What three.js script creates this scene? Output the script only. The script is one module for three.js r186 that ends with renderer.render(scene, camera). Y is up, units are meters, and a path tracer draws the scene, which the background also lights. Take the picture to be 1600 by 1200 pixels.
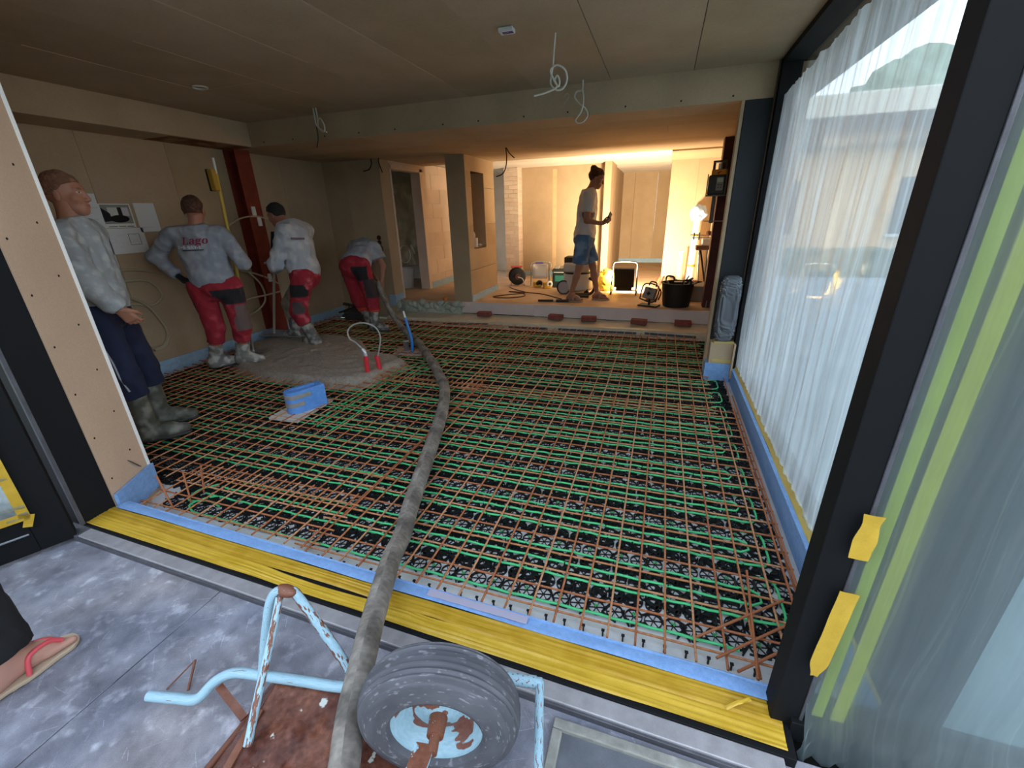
import * as THREE from 'three';
import { mergeGeometries, toCreasedNormals } from 'three/addons/utils/BufferGeometryUtils.js';
import { RoundedBoxGeometry } from 'three/addons/geometries/RoundedBoxGeometry.js';
import { ImprovedNoise } from 'three/addons/math/ImprovedNoise.js';
import { RectAreaLightUniformsLib } from 'three/addons/lights/RectAreaLightUniformsLib.js';

RectAreaLightUniformsLib.init();
const scene = new THREE.Scene();
const renderer = new THREE.WebGLRenderer({ antialias: true });
renderer.toneMapping = THREE.LinearToneMapping;
renderer.shadowMap.enabled = true;

// ---------- camera, sky, lamps, exposure ----------
const camera = new THREE.PerspectiveCamera(83.683, 4 / 3, 0.05, 200);
camera.position.set(0, 1.4, 0);
camera.rotation.set(-0.379629, 0.329911, -0.0280908, 'YXZ');
renderer.toneMappingExposure = 1.4;

{ // hazy daylight sky: bright milky horizon, softer blue overhead, the same all the way round
  const w = 64, h = 64, d = new Float32Array(w * h * 4);
  for (let j = 0; j < h; j++) for (let i = 0; i < w; i++) {
    const el = ((j + 0.5) / h - 0.5) * Math.PI, s = Math.max(0, Math.sin(el)), k = Math.pow(1 - s, 1.6), o = (j * w + i) * 4;
    const z = [1.5, 1.82, 2.3], hz = [2.35, 2.5, 2.62];
    for (let c = 0; c < 3; c++) d[o + c] = z[c] + (hz[c] - z[c]) * k;
    d[o + 3] = 1;
  }
  const t = new THREE.DataTexture(d, w, h, THREE.RGBAFormat, THREE.FloatType);
  t.mapping = THREE.EquirectangularReflectionMapping; t.magFilter = t.minFilter = THREE.LinearFilter; t.needsUpdate = true;
  scene.background = t; scene.environment = t;
}

// ---------- helpers ----------
let seed = 7;
const rnd = () => { seed = (seed * 1664525 + 1013904223) >>> 0; return seed / 4294967296; };
const rr = (a, b) => a + (b - a) * rnd();
const V = (x, y, z) => new THREE.Vector3(x, y, z);
const perlin = new ImprovedNoise();
const n3 = (x, y, z) => perlin.noise(x, y, z);
const fbm = (x, y, z, o = 4) => { let a = 0.5, s = 0; for (let i = 0; i < o; i++) { s += a * n3(x, y, z); x *= 2.03; y *= 2.03; z *= 2.03; a *= 0.5; } return s; };
const clamp = (v, a = 0, b = 1) => Math.min(b, Math.max(a, v));
const mix = (a, b, t) => a + (b - a) * t;
const sstep = (a, b, x) => { const t = clamp((x - a) / (b - a)); return t * t * (3 - 2 * t); };
const taken = new Map();
function numbered(name) { const n = taken.get(name) ?? 0; taken.set(name, n + 1); return n ? name + '_' + String(n).padStart(3, '0') : name; }

function tex(w, h, fn, { srgb = true, repeat } = {}) { // fn(u, v) -> [r, g, b] 0..1
  const d = new Uint8Array(w * h * 4);
  for (let j = 0; j < h; j++) for (let i = 0; i < w; i++) {
    const c = fn(i / w, j / h), o = (j * w + i) * 4;
    d[o] = clamp(c[0]) * 255; d[o + 1] = clamp(c[1]) * 255; d[o + 2] = clamp(c[2]) * 255; d[o + 3] = 255;
  }
  const t = new THREE.DataTexture(d, w, h);
  t.wrapS = t.wrapT = THREE.RepeatWrapping; t.magFilter = THREE.LinearFilter; t.minFilter = THREE.LinearMipmapLinearFilter; t.generateMipmaps = true;
  if (srgb) t.colorSpace = THREE.SRGBColorSpace;
  if (repeat) t.repeat.set(repeat, repeat);
  t.needsUpdate = true; return t;
}
// periodic noise on the unit square: f cells across, o octaves
const hash2 = (i, j, s) => { let h = (i * 374761393 + j * 668265263 + Math.round(s * 1000) * 1274126177) | 0; h = Math.imul(h ^ (h >>> 13), 1274126177); return ((h ^ (h >>> 16)) >>> 0) / 4294967296; };
function tileNoise(u, v, f, o = 4, s = 0) {
  let a = 0.5, sum = 0, n = Math.max(1, Math.round(f));
  for (let k = 0; k < o; k++) {
    const x = u * n, y = v * n, i = Math.floor(x), j = Math.floor(y), fx = x - i, fy = y - j, sx = fx * fx * (3 - 2 * fx), sy = fy * fy * (3 - 2 * fy), w = (p) => ((p % n) + n) % n;
    const p = hash2(w(i), w(j), s + k), q = hash2(w(i + 1), w(j), s + k), r = hash2(w(i), w(j + 1), s + k), t = hash2(w(i + 1), w(j + 1), s + k);
    sum += a * (mix(mix(p, q, sx), mix(r, t, sx), sy) - 0.5); a *= 0.55; n *= 2;
  }
  return sum * 1.1;
}
const std = (o) => new THREE.MeshStandardMaterial({ roughness: 0.8, metalness: 0, ...o });
const phys = (o) => new THREE.MeshPhysicalMaterial({ roughness: 0.5, ...o });

function boxUV(g) { // uv in metres, from the dominant direction of each face
  if (g.index) g = g.toNonIndexed();
  const p = g.attributes.position, n = g.attributes.normal, uv = new Float32Array(p.count * 2);
  for (let i = 0; i < p.count; i += 3) {
    let nx = 0, ny = 0, nz = 0;
    for (let k = 0; k < 3; k++) { nx += n.getX(i + k); ny += n.getY(i + k); nz += n.getZ(i + k); }
    nx = Math.abs(nx); ny = Math.abs(ny); nz = Math.abs(nz);
    for (let k = 0; k < 3; k++) {
      const x = p.getX(i + k), y = p.getY(i + k), z = p.getZ(i + k);
      const [a, b] = ny >= nx && ny >= nz ? [x, z] : nx >= nz ? [z, y] : [x, y];
      uv[(i + k) * 2] = a; uv[(i + k) * 2 + 1] = b;
    }
  }
  g.setAttribute('uv', new THREE.BufferAttribute(uv, 2)); return g;
}
const clean = (g) => { let r = g.index ? g.toNonIndexed() : g; for (const k of Object.keys(r.attributes)) if (!['position', 'normal', 'uv', 'color'].includes(k)) r.deleteAttribute(k); if (!r.attributes.uv) boxUV(r); return r; };
const merge = (...gs) => { gs = gs.flat().map(clean); const hasC = gs.every((g) => g.attributes.color); if (!hasC) gs.forEach((g) => g.deleteAttribute('color')); return mergeGeometries(gs); };
// a box by its corners
function bx(x0, x1, y0, y1, z0, z1, bevel = 0) {
  const w = Math.abs(x1 - x0), h = Math.abs(y1 - y0), d = Math.abs(z1 - z0);
  const g = bevel ? new RoundedBoxGeometry(w, h, d, 2, Math.min(bevel, w / 2.01, h / 2.01, d / 2.01)) : new THREE.BoxGeometry(w, h, d);
  g.translate((x0 + x1) / 2, (y0 + y1) / 2, (z0 + z1) / 2); return boxUV(g);
}
const cbx = (w, h, d, x = 0, y = 0, z = 0, bevel = 0) => bx(x - w / 2, x + w / 2, y - h / 2, y + h / 2, z - d / 2, z + d / 2, bevel);
function cyl(r0, r1, h, x = 0, y = 0, z = 0, seg = 20, open = false) { const g = new THREE.CylinderGeometry(r1, r0, h, seg, 1, open); g.translate(x, y, z); return g; } // r0 bottom
function rod(a, b, r, seg = 8, r2 = r) { // straight bar between two points
  const A = V(...a), B = V(...b), d = B.clone().sub(A), L = d.length();
  const g = new THREE.CylinderGeometry(r2, r, L, seg); g.translate(0, L / 2, 0);
  g.applyQuaternion(new THREE.Quaternion().setFromUnitVectors(V(0, 1, 0), d.normalize())); g.translate(A.x, A.y, A.z); return g;
}
function bar(a, b, w, h, up = [0, 1, 0]) { // rectangular bar between two points
  const A = V(...a), B = V(...b), d = B.clone().sub(A), L = d.length(); d.normalize();
  const z = d, x = V(...up).cross(z).normalize(), y = z.clone().cross(x);
  const g = new THREE.BoxGeometry(w, h, L); g.translate(0, 0, L / 2);
  g.applyMatrix4(new THREE.Matrix4().makeBasis(x, y, z)); g.translate(A.x, A.y, A.z); return boxUV(g);
}
function tube(pts, r, seg, rad = 8, closed = false) {
  const c = new THREE.CatmullRomCurve3(pts.map((p) => V(...p)), closed, 'centripetal');
  const n = seg ?? Math.max(6, pts.length * 5), g = new THREE.TubeGeometry(c, n, r, rad, closed);
  if (closed) return g;
  const caps = [[0, -1], [1, 1]].map(([t, s]) => { const k = new THREE.CircleGeometry(r, rad); k.applyQuaternion(new THREE.Quaternion().setFromUnitVectors(V(0, 0, 1), c.getTangent(t).multiplyScalar(s))); const p = c.getPoint(t); k.translate(p.x, p.y, p.z); return k; });
  return merge(g, ...caps);
}
const lathe = (pts, seg = 28) => new THREE.LatheGeometry(pts.map((p) => new THREE.Vector2(...p)), seg);
const tf = (g, { p = [0, 0, 0], r = [0, 0, 0], s = 1, o = 'XYZ' }) => { const m = new THREE.Matrix4().compose(V(...p), new THREE.Quaternion().setFromEuler(new THREE.Euler(...r, o)), typeof s === 'number' ? V(s, s, s) : V(...s)); return g.applyMatrix4(m); };
function mesh(name, geo, mat, parent = scene) {
  const m = new THREE.Mesh(Array.isArray(geo) ? merge(...geo) : geo, mat);
  m.name = parent === scene ? numbered(name) : name; m.castShadow = m.receiveShadow = true; parent.add(m); return m;
}
function tag(o, label, category, group, kind) { if (label) o.userData.label = label; if (category) o.userData.category = category; if (group) o.userData.group = group; if (kind) o.userData.kind = kind; return o; }
function thing(name, label, category, pos = [0, 0, 0], { turn = 0, group, kind } = {}) { const g = new THREE.Group(); g.name = numbered(name); g.position.set(...pos); g.rotation.y = turn; scene.add(g); return tag(g, label, category, group, kind); }
function one(name, geo, mat, label, category, group) { return tag(mesh(name, geo, mat), label, category, group); }
function struct(name, label, category, kids = []) { const g = new THREE.Group(); g.name = numbered(name); scene.add(g); tag(g, label, category, null, 'structure'); return g; }

// ---------- materials ----------
const hexrgb = (h) => { const c = parseInt(h.slice(1), 16); return [(c >> 16 & 255) / 255, (c >> 8 & 255) / 255, (c & 255) / 255]; };
function mottled(hex, amp = 0.06, f = 6, { hue = 0, size = 256, repeat = 1, s = 0, fine = 0.03 } = {}) { // a base colour with patches and grain
  const b = hexrgb(hex);
  return tex(size, size, (u, v) => { const k = tileNoise(u, v, f, 4, s) * 2 * amp + (rndAt(u, v, s) - 0.5) * fine, h = tileNoise(u, v, f * 0.6, 2, s + 9) * hue; return [b[0] + k + h, b[1] + k, b[2] + k - h]; }, { repeat });
}
const rndAt = (u, v, s = 0) => { const x = Math.sin(u * 12989.8 + v * 78233.1 + s * 37.7) * 43758.5453; return x - Math.floor(x); };
const M = {};
M.board = std({ map: mottled('#b49d80', 0.03, 5, { repeat: 0.7, hue: 0.012 }), roughness: 0.88 });
M.board2 = std({ map: mottled('#b7a184', 0.03, 5, { repeat: 0.7, hue: 0.012, s: 3 }), roughness: 0.88 });
M.board3 = std({ map: mottled('#b09a7b', 0.03, 5, { repeat: 0.7, hue: 0.012, s: 5 }), roughness: 0.88 });
M.boards = [M.board, M.board2, M.board3];
M.filler = std({ map: mottled('#d8cab2', 0.05, 8, { repeat: 1.5 }), roughness: 0.95 });
M.jointFill = std({ map: mottled('#c6ae8e', 0.04, 8, { repeat: 1.5 }), roughness: 0.92 });
M.gap = std({ color: '#1c1712', roughness: 1 });
M.plaster = std({ map: mottled('#ddd6cb', 0.05, 6, { repeat: 0.6 }), roughness: 0.95 });
M.whiteblock = [0, 1, 2].map((i) => std({ map: mottled(['#d9c6b6', '#d4c0b0', '#decbbb'][i], 0.03, 6, { repeat: 0.8, s: i }), roughness: 0.92 }));
M.black = phys({ color: '#0b0c0e', roughness: 0.7, specularIntensity: 0.5 });
M.black2 = std({ color: '#161b22', roughness: 0.55 });
M.rubber = std({ color: '#141312', roughness: 0.6 });
M.blackPlastic = std({ color: '#131415', roughness: 0.55 });
M.blueFoam = std({ map: mottled('#7fa6d8', 0.05, 30, { repeat: 2, fine: 0.06 }), roughness: 0.85 });
M.blueFoamLight = std({ map: mottled('#9dbcd6', 0.05, 20, { repeat: 2 }), roughness: 0.85 });
M.yellow = std({ map: mottled('#c9a332', 0.05, 9, { repeat: 2 }), roughness: 0.4 });
M.yellow2 = std({ map: mottled('#bd952a', 0.06, 9, { repeat: 2, s: 4 }), roughness: 0.42 });
M.alu = std({ map: mottled('#a9a6a8', 0.06, 14, { repeat: 2 }), roughness: 0.5, metalness: 0.35 });
M.darkalu = std({ map: mottled('#5c5b60', 0.05, 14, { repeat: 2 }), roughness: 0.5, metalness: 0.4 });
M.redSteel = std({ map: mottled('#7a2c1d', 0.04, 8, { repeat: 2 }), roughness: 0.65 });
M.darkRed = std({ map: mottled('#4a1512', 0.03, 8, { repeat: 2 }), roughness: 0.6 });
M.rust = [0, 1, 2].map((i) => std({ map: mottled(['#b8794e', '#a96640', '#c08a62'][i], 0.1, 22, { repeat: 6, hue: 0.05, s: i, size: 128 }), roughness: 0.85 }));
M.pipe = std({ color: '#4fcb82', roughness: 0.45 });
M.metal = std({ color: '#b9bcc0', roughness: 0.3, metalness: 0.9 });
M.chrome = std({ color: '#c9ccd0', roughness: 0.25, metalness: 1 });
M.white = std({ color: '#e4e2dc', roughness: 0.6 });
M.whitePlastic = std({ color: '#dcdcdc', roughness: 0.45 });
M.cableWhite = std({ color: '#d6d2c8', roughness: 0.5 });
M.cableGrey = std({ color: '#9c968a', roughness: 0.55 });
M.cableBlack = std({ color: '#221c17', roughness: 0.6 });
M.paper = std({ color: '#dfe0de', roughness: 0.85 });
M.glass = phys({ color: '#ffffff', roughness: 0.02, transmission: 1, thickness: 0, ior: 1.5 });
// ---------- the setting ----------
const HC = 2.38, HR = 2.15, FR = 0.17, FM = -0.1; // main ceiling, rear ceiling, rear floor, insulation under the mesh

// sawn bluestone / polished concrete of the terrace: cloudy, scratched
M.terrace = (() => {
  const scr = []; for (let i = 0; i < 260; i++) { const x = rnd(), y = rnd(), a = rr(-0.5, 0.5) + (rnd() < 0.5 ? 0.9 : -0.3), l = rr(0.01, 0.06); scr.push([x, y, Math.cos(a), Math.sin(a), l, rr(0.05, 0.2)]); }
  const S = 1024, over = new Float32Array(S * S);
  for (const [x, y, cx, cy, l, k] of scr) for (let t = 0; t < l * S * 1.5; t++) { const i = Math.floor((x + cx * t / S / 1.5) * S + S) % S, j = Math.floor((y + cy * t / S / 1.5 + Math.sin(t * 0.05) * 0.0006) * S + S) % S; over[j * S + i] = Math.max(over[j * S + i], k); }
  return std({ map: tex(S, S, (u, v) => {
    const c = tileNoise(u, v, 8, 6, 2) * 0.2, st = tileNoise(u, v, 22, 4, 7) * 0.16, g = (rndAt(u, v, 3) - 0.5) * 0.06, w = tileNoise(u, v, 3, 3, 13), o = over[Math.floor(v * S) * S + Math.floor(u * S)];
    const wh = Math.max(0, tileNoise(u, v, 30, 5, 21) - 0.1) * 0.5;
    const k = c + st + g + o * 0.8 + wh; return [0.5 + k * 1.15 + w * 0.1, 0.5 + k * 1.15 + w * 0.02, 0.535 + k * 1.15 - w * 0.08];
  }, { repeat: 0.8 }), roughness: 0.6 });
})();
{
  const t = struct('terrace', 'cloudy blue grey stone terrace in front of the opening', 'terrace');
  const xs = [-4.6, -2.95, -1.575, -0.35, 0.87, 2.1, 3.3];
  for (let i = 0; i < xs.length - 1; i++) mesh('slab', bx(xs[i] + 0.002, xs[i + 1] - 0.002, -0.08, 0, -0.9, 2.6, 0.003), M.terrace, t);
  mesh('bed', bx(-4.6, 3.3, -0.3, -0.075, -1.0, 2.6), M.gap, t);
}
M.grass = std({ map: mottled('#6d7d63', 0.1, 18, { repeat: 0.3, hue: 0.03 }), roughness: 1 });
one('garden_ground', bx(-40, 40, -0.5, -0.31, -40, 40), M.grass, 'grey green garden ground around the house', 'ground').userData.kind = 'structure';

// --- ceiling boards
function boards(name, label, cat, axis, cuts, mk, filled) { // boards side by side with real joints
  const g = struct(name, label, cat);
  for (let i = 0; i < cuts.length - 1; i++) mesh('board', mk(cuts[i], cuts[i + 1], 0.0022), M.boards[i % 3], g);
  return g;
}
{
  const cuts = [-4.95, -4.27, -3.64, -3.015, -2.39, -1.765, -1.14, -0.515, 0.11, 0.80];
  const g = boards('ceiling', 'tan board ceiling of the room with filled joints', 'ceiling', 'x', cuts, (a, b, e) => bx(a + (a > -0.7 ? e : 0.0002), b - (b > -0.7 ? e : 0.0002), HC, HC + 0.013, -4.25, -0.98), 0);
  mesh('backing', bx(-5.2, 1.28, HC + 0.013, HC + 0.3, -12.2, -0.9), M.gap, g);
  for (const [x, a, b] of [[-1.765, -3.7, -1.0], [-2.39, -2.9, -1.0], [-3.015, -3.5, -2.2], [-3.64, -3.2, -2.0]]) mesh('joint_filler', bx(x - 0.006, x + 0.006, HC - 0.0012, HC + 0.001, a, b), M.jointFill, g);
  mesh('joint_filler', bx(-3.64, -3.0, HC - 0.0012, HC + 0.001, -3.108, -3.097), M.jointFill, g);
}
{ // the down-stand beam and the boxed soffit along the left wall
  const g = struct('beam', 'tan boxed ceiling beam crossing the room', 'beam');
  mesh('face', bx(-4.45, 0.75, HR, HC, -4.25, -4.2), M.board2, g);
  for (let x = -4.2; x < 0.7; x += 0.42) mesh('screw', cbx(0.012, 0.012, 0.003, x + rr(-0.05, 0.05), HR + 0.035, -4.199), M.gap, g);
  const s = struct('soffit', 'tan boxed soffit along the left wall with a brown water stain', 'soffit');
  mesh('face', bx(-4.45, -4.4, HR, HC, -4.2, -1.1), M.board2, s);
  mesh('underside', bx(-5.0, -4.45, HR, HR + 0.013, -3.35, -1.3), M.board, s);
  mesh('stained_underside', bx(-5.0, -4.45, HR, HR + 0.013, -4.25, -3.35), std({ map: tex(256, 256, (u, v) => { const k = clamp(0.55 + tileNoise(u, v, 7, 4, 5) * 3); return [mix(0.45, 0.66, k), mix(0.24, 0.54, k), mix(0.08, 0.4, k)]; }, { repeat: 0.9 }), roughness: 0.9 }), s);
}
{
  const g = struct('ceiling_rear', 'lower tan board ceiling behind the beam', 'ceiling');
  const zs = [-4.25, -4.62, -5.05, -5.5, -5.95, -6.4, -6.75, -7.05];
  for (let i = 0; i < zs.length - 1; i++) { const c = i === 2 ? [-5.1, -2.3, -0.05, 0.8] : i % 2 ? [-5.1, -1.4, 0.8] : [-5.1, -3.0, 0.8]; for (let k = 0; k < c.length - 1; k++) mesh('board', bx(c[k] + 0.001, c[k + 1] - 0.001, HR, HR + 0.013, zs[i + 1] + 0.0015, zs[i] - 0.0015), M.boards[(i + k) % 3], g); }
  mesh('backing', bx(-5.2, 0.85, HR + 0.013, HC + 0.02, -7.05, -4.26), M.gap, g);
  const p = struct('ceiling_back_room', 'rough white plaster ceiling of the back room', 'ceiling');
  mesh('plaster', bx(-4.2, 0.9, HR + 0.05, HC + 0.05, -12, -7.05), M.plaster, p);
  mesh('soffit_box', bx(0.02, 0.8, HR - 0.02, HR + 0.05, -8.3, -7.05), M.board2, p);
}

// --- walls
function boardWall(name, label, mk, cuts, extra) { const g = struct(name, label, 'wall'); for (let i = 0; i < cuts.length - 1; i++) mesh('board', mk(cuts[i], cuts[i + 1]), M.boards[i % 3], g); return g; }
boardWall('wall_left', 'dim tan board wall on the left with drawings taped on', (a, b) => bx(-5.05, -4.84, -0.1, HC, a + 0.0015, b - 0.0015), [-5.95, -5.0, -4.3, -3.55, -2.8, -2.05, -1.37]);
{
  const g = struct('wall_front', 'front wall with tan board reveal, screws and white corner bead', 'wall');
  const sh = new THREE.Shape([[-2.56, 1.085], [-2.735, 1.37], [-5.05, 1.37], [-5.05, 1.085]].map((p) => new THREE.Vector2(...p)));
  const ge = new THREE.ExtrudeGeometry(sh, { depth: HC + 0.1, bevelEnabled: false }); ge.rotateX(-Math.PI / 2); ge.translate(0, -0.1, 0);
  mesh('board', boxUV(ge), std({ map: mottled('#c9ac92', 0.025, 5, { repeat: 0.8 }), roughness: 0.85 }), g);
  mesh('corner_bead', bx(-2.745, -2.727, 0.0, HC, -1.378, -1.362, 0.003), M.white, g);
  const d = V(-0.175, 0, -0.285).normalize(), n = V(0.853, 0, -0.523);
  for (let i = 0; i < 9; i++) for (const s of [0.045, 0.24]) { const y = 0.18 + i * 0.235 + (s > 0.1 ? 0.06 : 0), c = new THREE.CylinderGeometry(0.0055, 0.0055, 0.002, 10); c.applyQuaternion(new THREE.Quaternion().setFromUnitVectors(V(0, 1, 0), n)); c.translate(-2.56 + d.x * s, y, -1.085 + d.z * s); mesh('screw', c, M.gap, g); }
  const st = bar([-2.56 + n.x * 0.012, 0.03, -1.085 + n.z * 0.012 - 0.0], [-2.738 + n.x * 0.012, 0.015, -1.375 + n.z * 0.012], 0.016, 0.15);
  mesh('grey_patch', bar([-2.66 + n.x * 0.001, 0.2, -1.25], [-2.69 + n.x * 0.001, 0.125, -1.305], 0.003, 0.022, [1, 0, 0]), M.darkalu, g);
  one('edge_strip', st, M.blueFoam, 'blue foam strip at the foot of the tan reveal', 'edge strip');
  mesh('house_face', bx(-5.05, -2.7, -0.1, HC + 0.3, -1.085, -1.0), M.plaster, g);
}
{ // dark wall across the back left, and the wall with the toilet door
  const g = boardWall('wall_back_left', 'dark board wall closing the left bay', (a, b) => bx(a, b, -0.1, HR, -5.95, -5.8), [-5.05, -4.45, -3.872]);
  const e = struct('wall_hall', 'hall wall with a tan end, toilet doorway and pale blocks', 'wall');
  mesh('wall_end', bx(-4.0, -3.865, FR - 0.2, HR, -6.03, -5.795), M.board2, e);
  mesh('lintel', bx(-4.0, -3.87, 2.1, HR + 0.03, -6.98, -6.03), M.whiteblock[0], e);
  for (let r = 0, y = FR; y < HR - 0.02; y += 0.235, r++) { const h = Math.min(0.231, HR + 0.04 - y), off = r % 2 ? 0.3 : 0; for (let z = -6.98; z > -8.18; z -= 0.6) { const z0 = Math.max(-8.2, z - 0.6 + (z === -6.98 ? off : 0)), z1 = z; if (z1 - z0 > 0.05) mesh('block', bx(-4.02, -3.87 - rr(0, 0.004), y + 0.001, y + h, z0 + 0.003, z1 - 0.003, 0.004), M.whiteblock[(r + Math.round(-z * 10)) % 3], e); if (z === -6.98) z += off; } }
  mesh('mortar', bx(-4.01, -3.876, FR, HR, -8.2, -6.98), M.plaster, e);
  const b = struct('wall_hall_end', 'pale plaster end wall of the hall', 'wall');
  mesh('plaster', bx(-4.0, -2.7, FR - 0.1, HC, -9.75, -9.6), M.plaster, b);
  mesh('plaster', bx(-4.02, -3.87, FR - 0.1, HC, -9.75, -9.3), M.plaster, b);
  mesh('plaster', bx(-4.02, -3.87, 2.0, HC, -9.3, -8.2), M.plaster, b);
  const t = struct('wall_toilet', 'dark walls of the small toilet room', 'wall');
  mesh('back', bx(-5.35, -5.2, FR - 0.1, HC, -8.25, -5.9), M.plaster, t); mesh('side', bx(-5.2, -4.0, FR - 0.1, HC, -8.25, -8.1), M.plaster, t); mesh('top', bx(-5.2, -4.0, HR + 0.05, HR + 0.1, -8.1, -5.9), M.plaster, t);
  // door lining
  const dl = struct('door_1', 'pale unpainted door lining of the toilet doorway', 'door frame');
  mesh('jamb', bx(-4.03, -3.855, FR, 2.1, -6.075, -6.03, 0.004), M.whiteblock[2], dl); mesh('jamb', bx(-4.03, -3.855, FR, 2.1, -6.99, -6.9, 0.004), M.whiteblock[2], dl); mesh('head', bx(-4.03, -3.855, 2.05, 2.12, -6.99, -6.03, 0.004), M.whiteblock[2], dl);
}
{ // the thick wall stub with the niche
  const g = struct('wall_niche', 'board wall stub with a tall niche in its lit side', 'wall');
  const x0 = -2.915, x1 = -2.63, z0 = -7.06, z1 = -5.95;
  mesh('end_board', bx(x0, x1 - 0.013, FR - 0.02, HR, z1 - 0.013, z1), M.board3, g);
  mesh('hall_side', bx(x0, x0 + 0.013, FR, HR, z0, z1 - 0.013), M.board, g);
  const rows = [FR, 0.62, 0.925, 1.25, 1.76, 1.958, HR];
  for (let i = 0; i < rows.length - 1; i++) { const a = rows[i], b = rows[i + 1], niche = a >= 0.92 && b < 1.96 + 0.01; const e = [0.62, 1.25, 1.76].includes(a) ? 0.003 : 0, f = [0.62, 1.25, 1.76].includes(b) ? 0.003 : 0;
    for (const [za, zb] of niche ? [[z0, -6.62], [-6.14, z1]] : [[z0, z1]]) mesh('board', bx(x1 - 0.013, x1, a + e, b - f, za, zb), M.boards[i % 2], g); }
  mesh('core', bx(x0 + 0.013, x1 - 0.013, FR, 0.92, z0, z1 - 0.013), M.gap, g); mesh('core', bx(x0 + 0.013, x1 - 0.013, 1.962, HR, z0, z1 - 0.013), M.gap, g);
  mesh('niche_back', bx(x0 + 0.013, x0 + 0.03, 0.92, 1.962, -6.63, -6.13), M.board3, g); mesh('niche_side', bx(x0 + 0.02, x1 - 0.013, 0.92, 1.962, -6.14, z1 - 0.013), M.board3, g); mesh('niche_side', bx(x0 + 0.02, x1 - 0.013, 0.92, 1.962, z0, -6.62), M.board3, g);
  mesh('niche_floor', bx(x0 + 0.02, x1, 0.915, 0.925, -6.62, -6.14), M.board2, g);
}
{ // back room
  const g = boardWall('wall_back', 'lit tan board wall of the back room', (a, b) => bx(a + 0.0015, b - 0.0015, FR - 0.05, HC, -9.0, -8.85), [-2.7, -2.05, -1.35, -1.06]);
  mesh('stud_end', bx(-1.08, -0.955, FR, HC, -9.4, -8.55, 0.004), M.board2, g);
  mesh('passage_side', bx(-1.1, -1.0, FR, HC, -11.5, -9.4), M.board2, g);
  mesh('joint_filler', bx(-2.09, -2.01, 0.3, HR, -8.852, -8.8485), std({ map: mottled('#d0b48c', 0.04, 9, { repeat: 2 }) }), g);
  const f = boardWall('wall_far', 'far tan board wall at the end of the passage', (a, b) => bx(a + 0.002, b - 0.002, FR - 0.05, HC, -11.65, -11.5), [-1.2, -0.73, -0.22, 0.2]);
  const r = boardWall('wall_back_right', 'lit tan board wall right of the passage', (a, b) => bx(a + 0.001, b - 0.001, FR - 0.05, HC, -8.42, -8.3), [0.04, 0.46, 0.9]);
  mesh('passage_side', bx(0.04, 0.16, FR - 0.05, HC, -11.5, -8.42), M.board2, r);
  const w = struct('wall_right', 'right hand wall behind the glazing', 'wall');
  mesh('board', bx(0.75, 0.9, -0.1, HC, -8.3, -4.3), M.board, w); mesh('outer', bx(0.9, 0.95, -0.1, HC, -12, -4.3), M.plaster, w);
  // whitewashed brick pier
  const p = struct('brick_pier', 'whitewashed brick pier beside the hall opening', 'pier');
  for (let k = 0, y = FR; y < HR + 0.04; y += 0.075, k++) for (let i = 0; i < 2; i++) { const a = -3.0 + (k % 2 ? [0, 0.19] : [0, 0.095])[i], b = -3.0 + (k % 2 ? [0.19, 0.29] : [0.095, 0.29])[i]; mesh('brick', bx(a + 0.004, b - 0.004, y + 0.004, y + 0.071, -8.86, -8.6 + rr(-0.003, 0.004), 0.004), M.whiteblock[(k + i) % 3], p); }
  mesh('mortar', bx(-2.995, -2.715, FR, HC, -8.9, -8.607), M.plaster, p); mesh('stub', bx(-3.0, -2.7, FR, HC, -9.7, -8.86), M.plaster, p);
}
M.screed = std({ map: mottled('#bda184', 0.06, 9, { repeat: 0.5, hue: 0.02 }), roughness: 0.85 });
{
  const g = struct('floor', 'dusty tan raised floor of the back rooms', 'floor');
  mesh('screed', bx(-5.2, 0.9, 0.02, FR, -12, -5.91), M.screed, g);
  mesh('fascia_board', bx(-2.78, -1.65, 0.012, FR + 0.004, -5.91, -5.885, 0.003), std({ map: mottled('#cfc0ba', 0.03, 6) }), g);
  mesh('fascia_board', bx(-1.647, 0.72, 0.008, FR + 0.006, -5.907, -5.882, 0.003), std({ map: mottled('#d2c3be', 0.03, 6, { s: 3 }) }), g);
  mesh('mortar_ridge', (() => { const gs = []; for (let i = 0; i < 16; i++) { const q = new THREE.IcosahedronGeometry(rr(0.05, 0.085), 1), x = -3.85 + i * 0.072; tf(q, { p: [x, 0.1 + rr(-0.02, 0.05), -5.86 + rr(-0.02, 0.03)], r: [rr(0, 3), rr(0, 3), 0], s: [1.2, 0.8, 0.8] }); gs.push(q); } gs.push(bx(-3.9, -2.78, 0.0, 0.12, -5.91, -5.84)); return merge(...gs); })(), std({ map: mottled('#a7aca0', 0.1, 10, { repeat: 3 }), roughness: 1 }), g);
  const s = struct('insulation_floor', 'white film and insulation under the heating panels', 'floor');
  mesh('film', bx(-4.95, 0.76, -0.16, FM, -5.6, -1.04), std({ map: mottled('#dadad8', 0.05, 10, { repeat: 0.9 }), roughness: 0.45 }), s);
}
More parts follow.
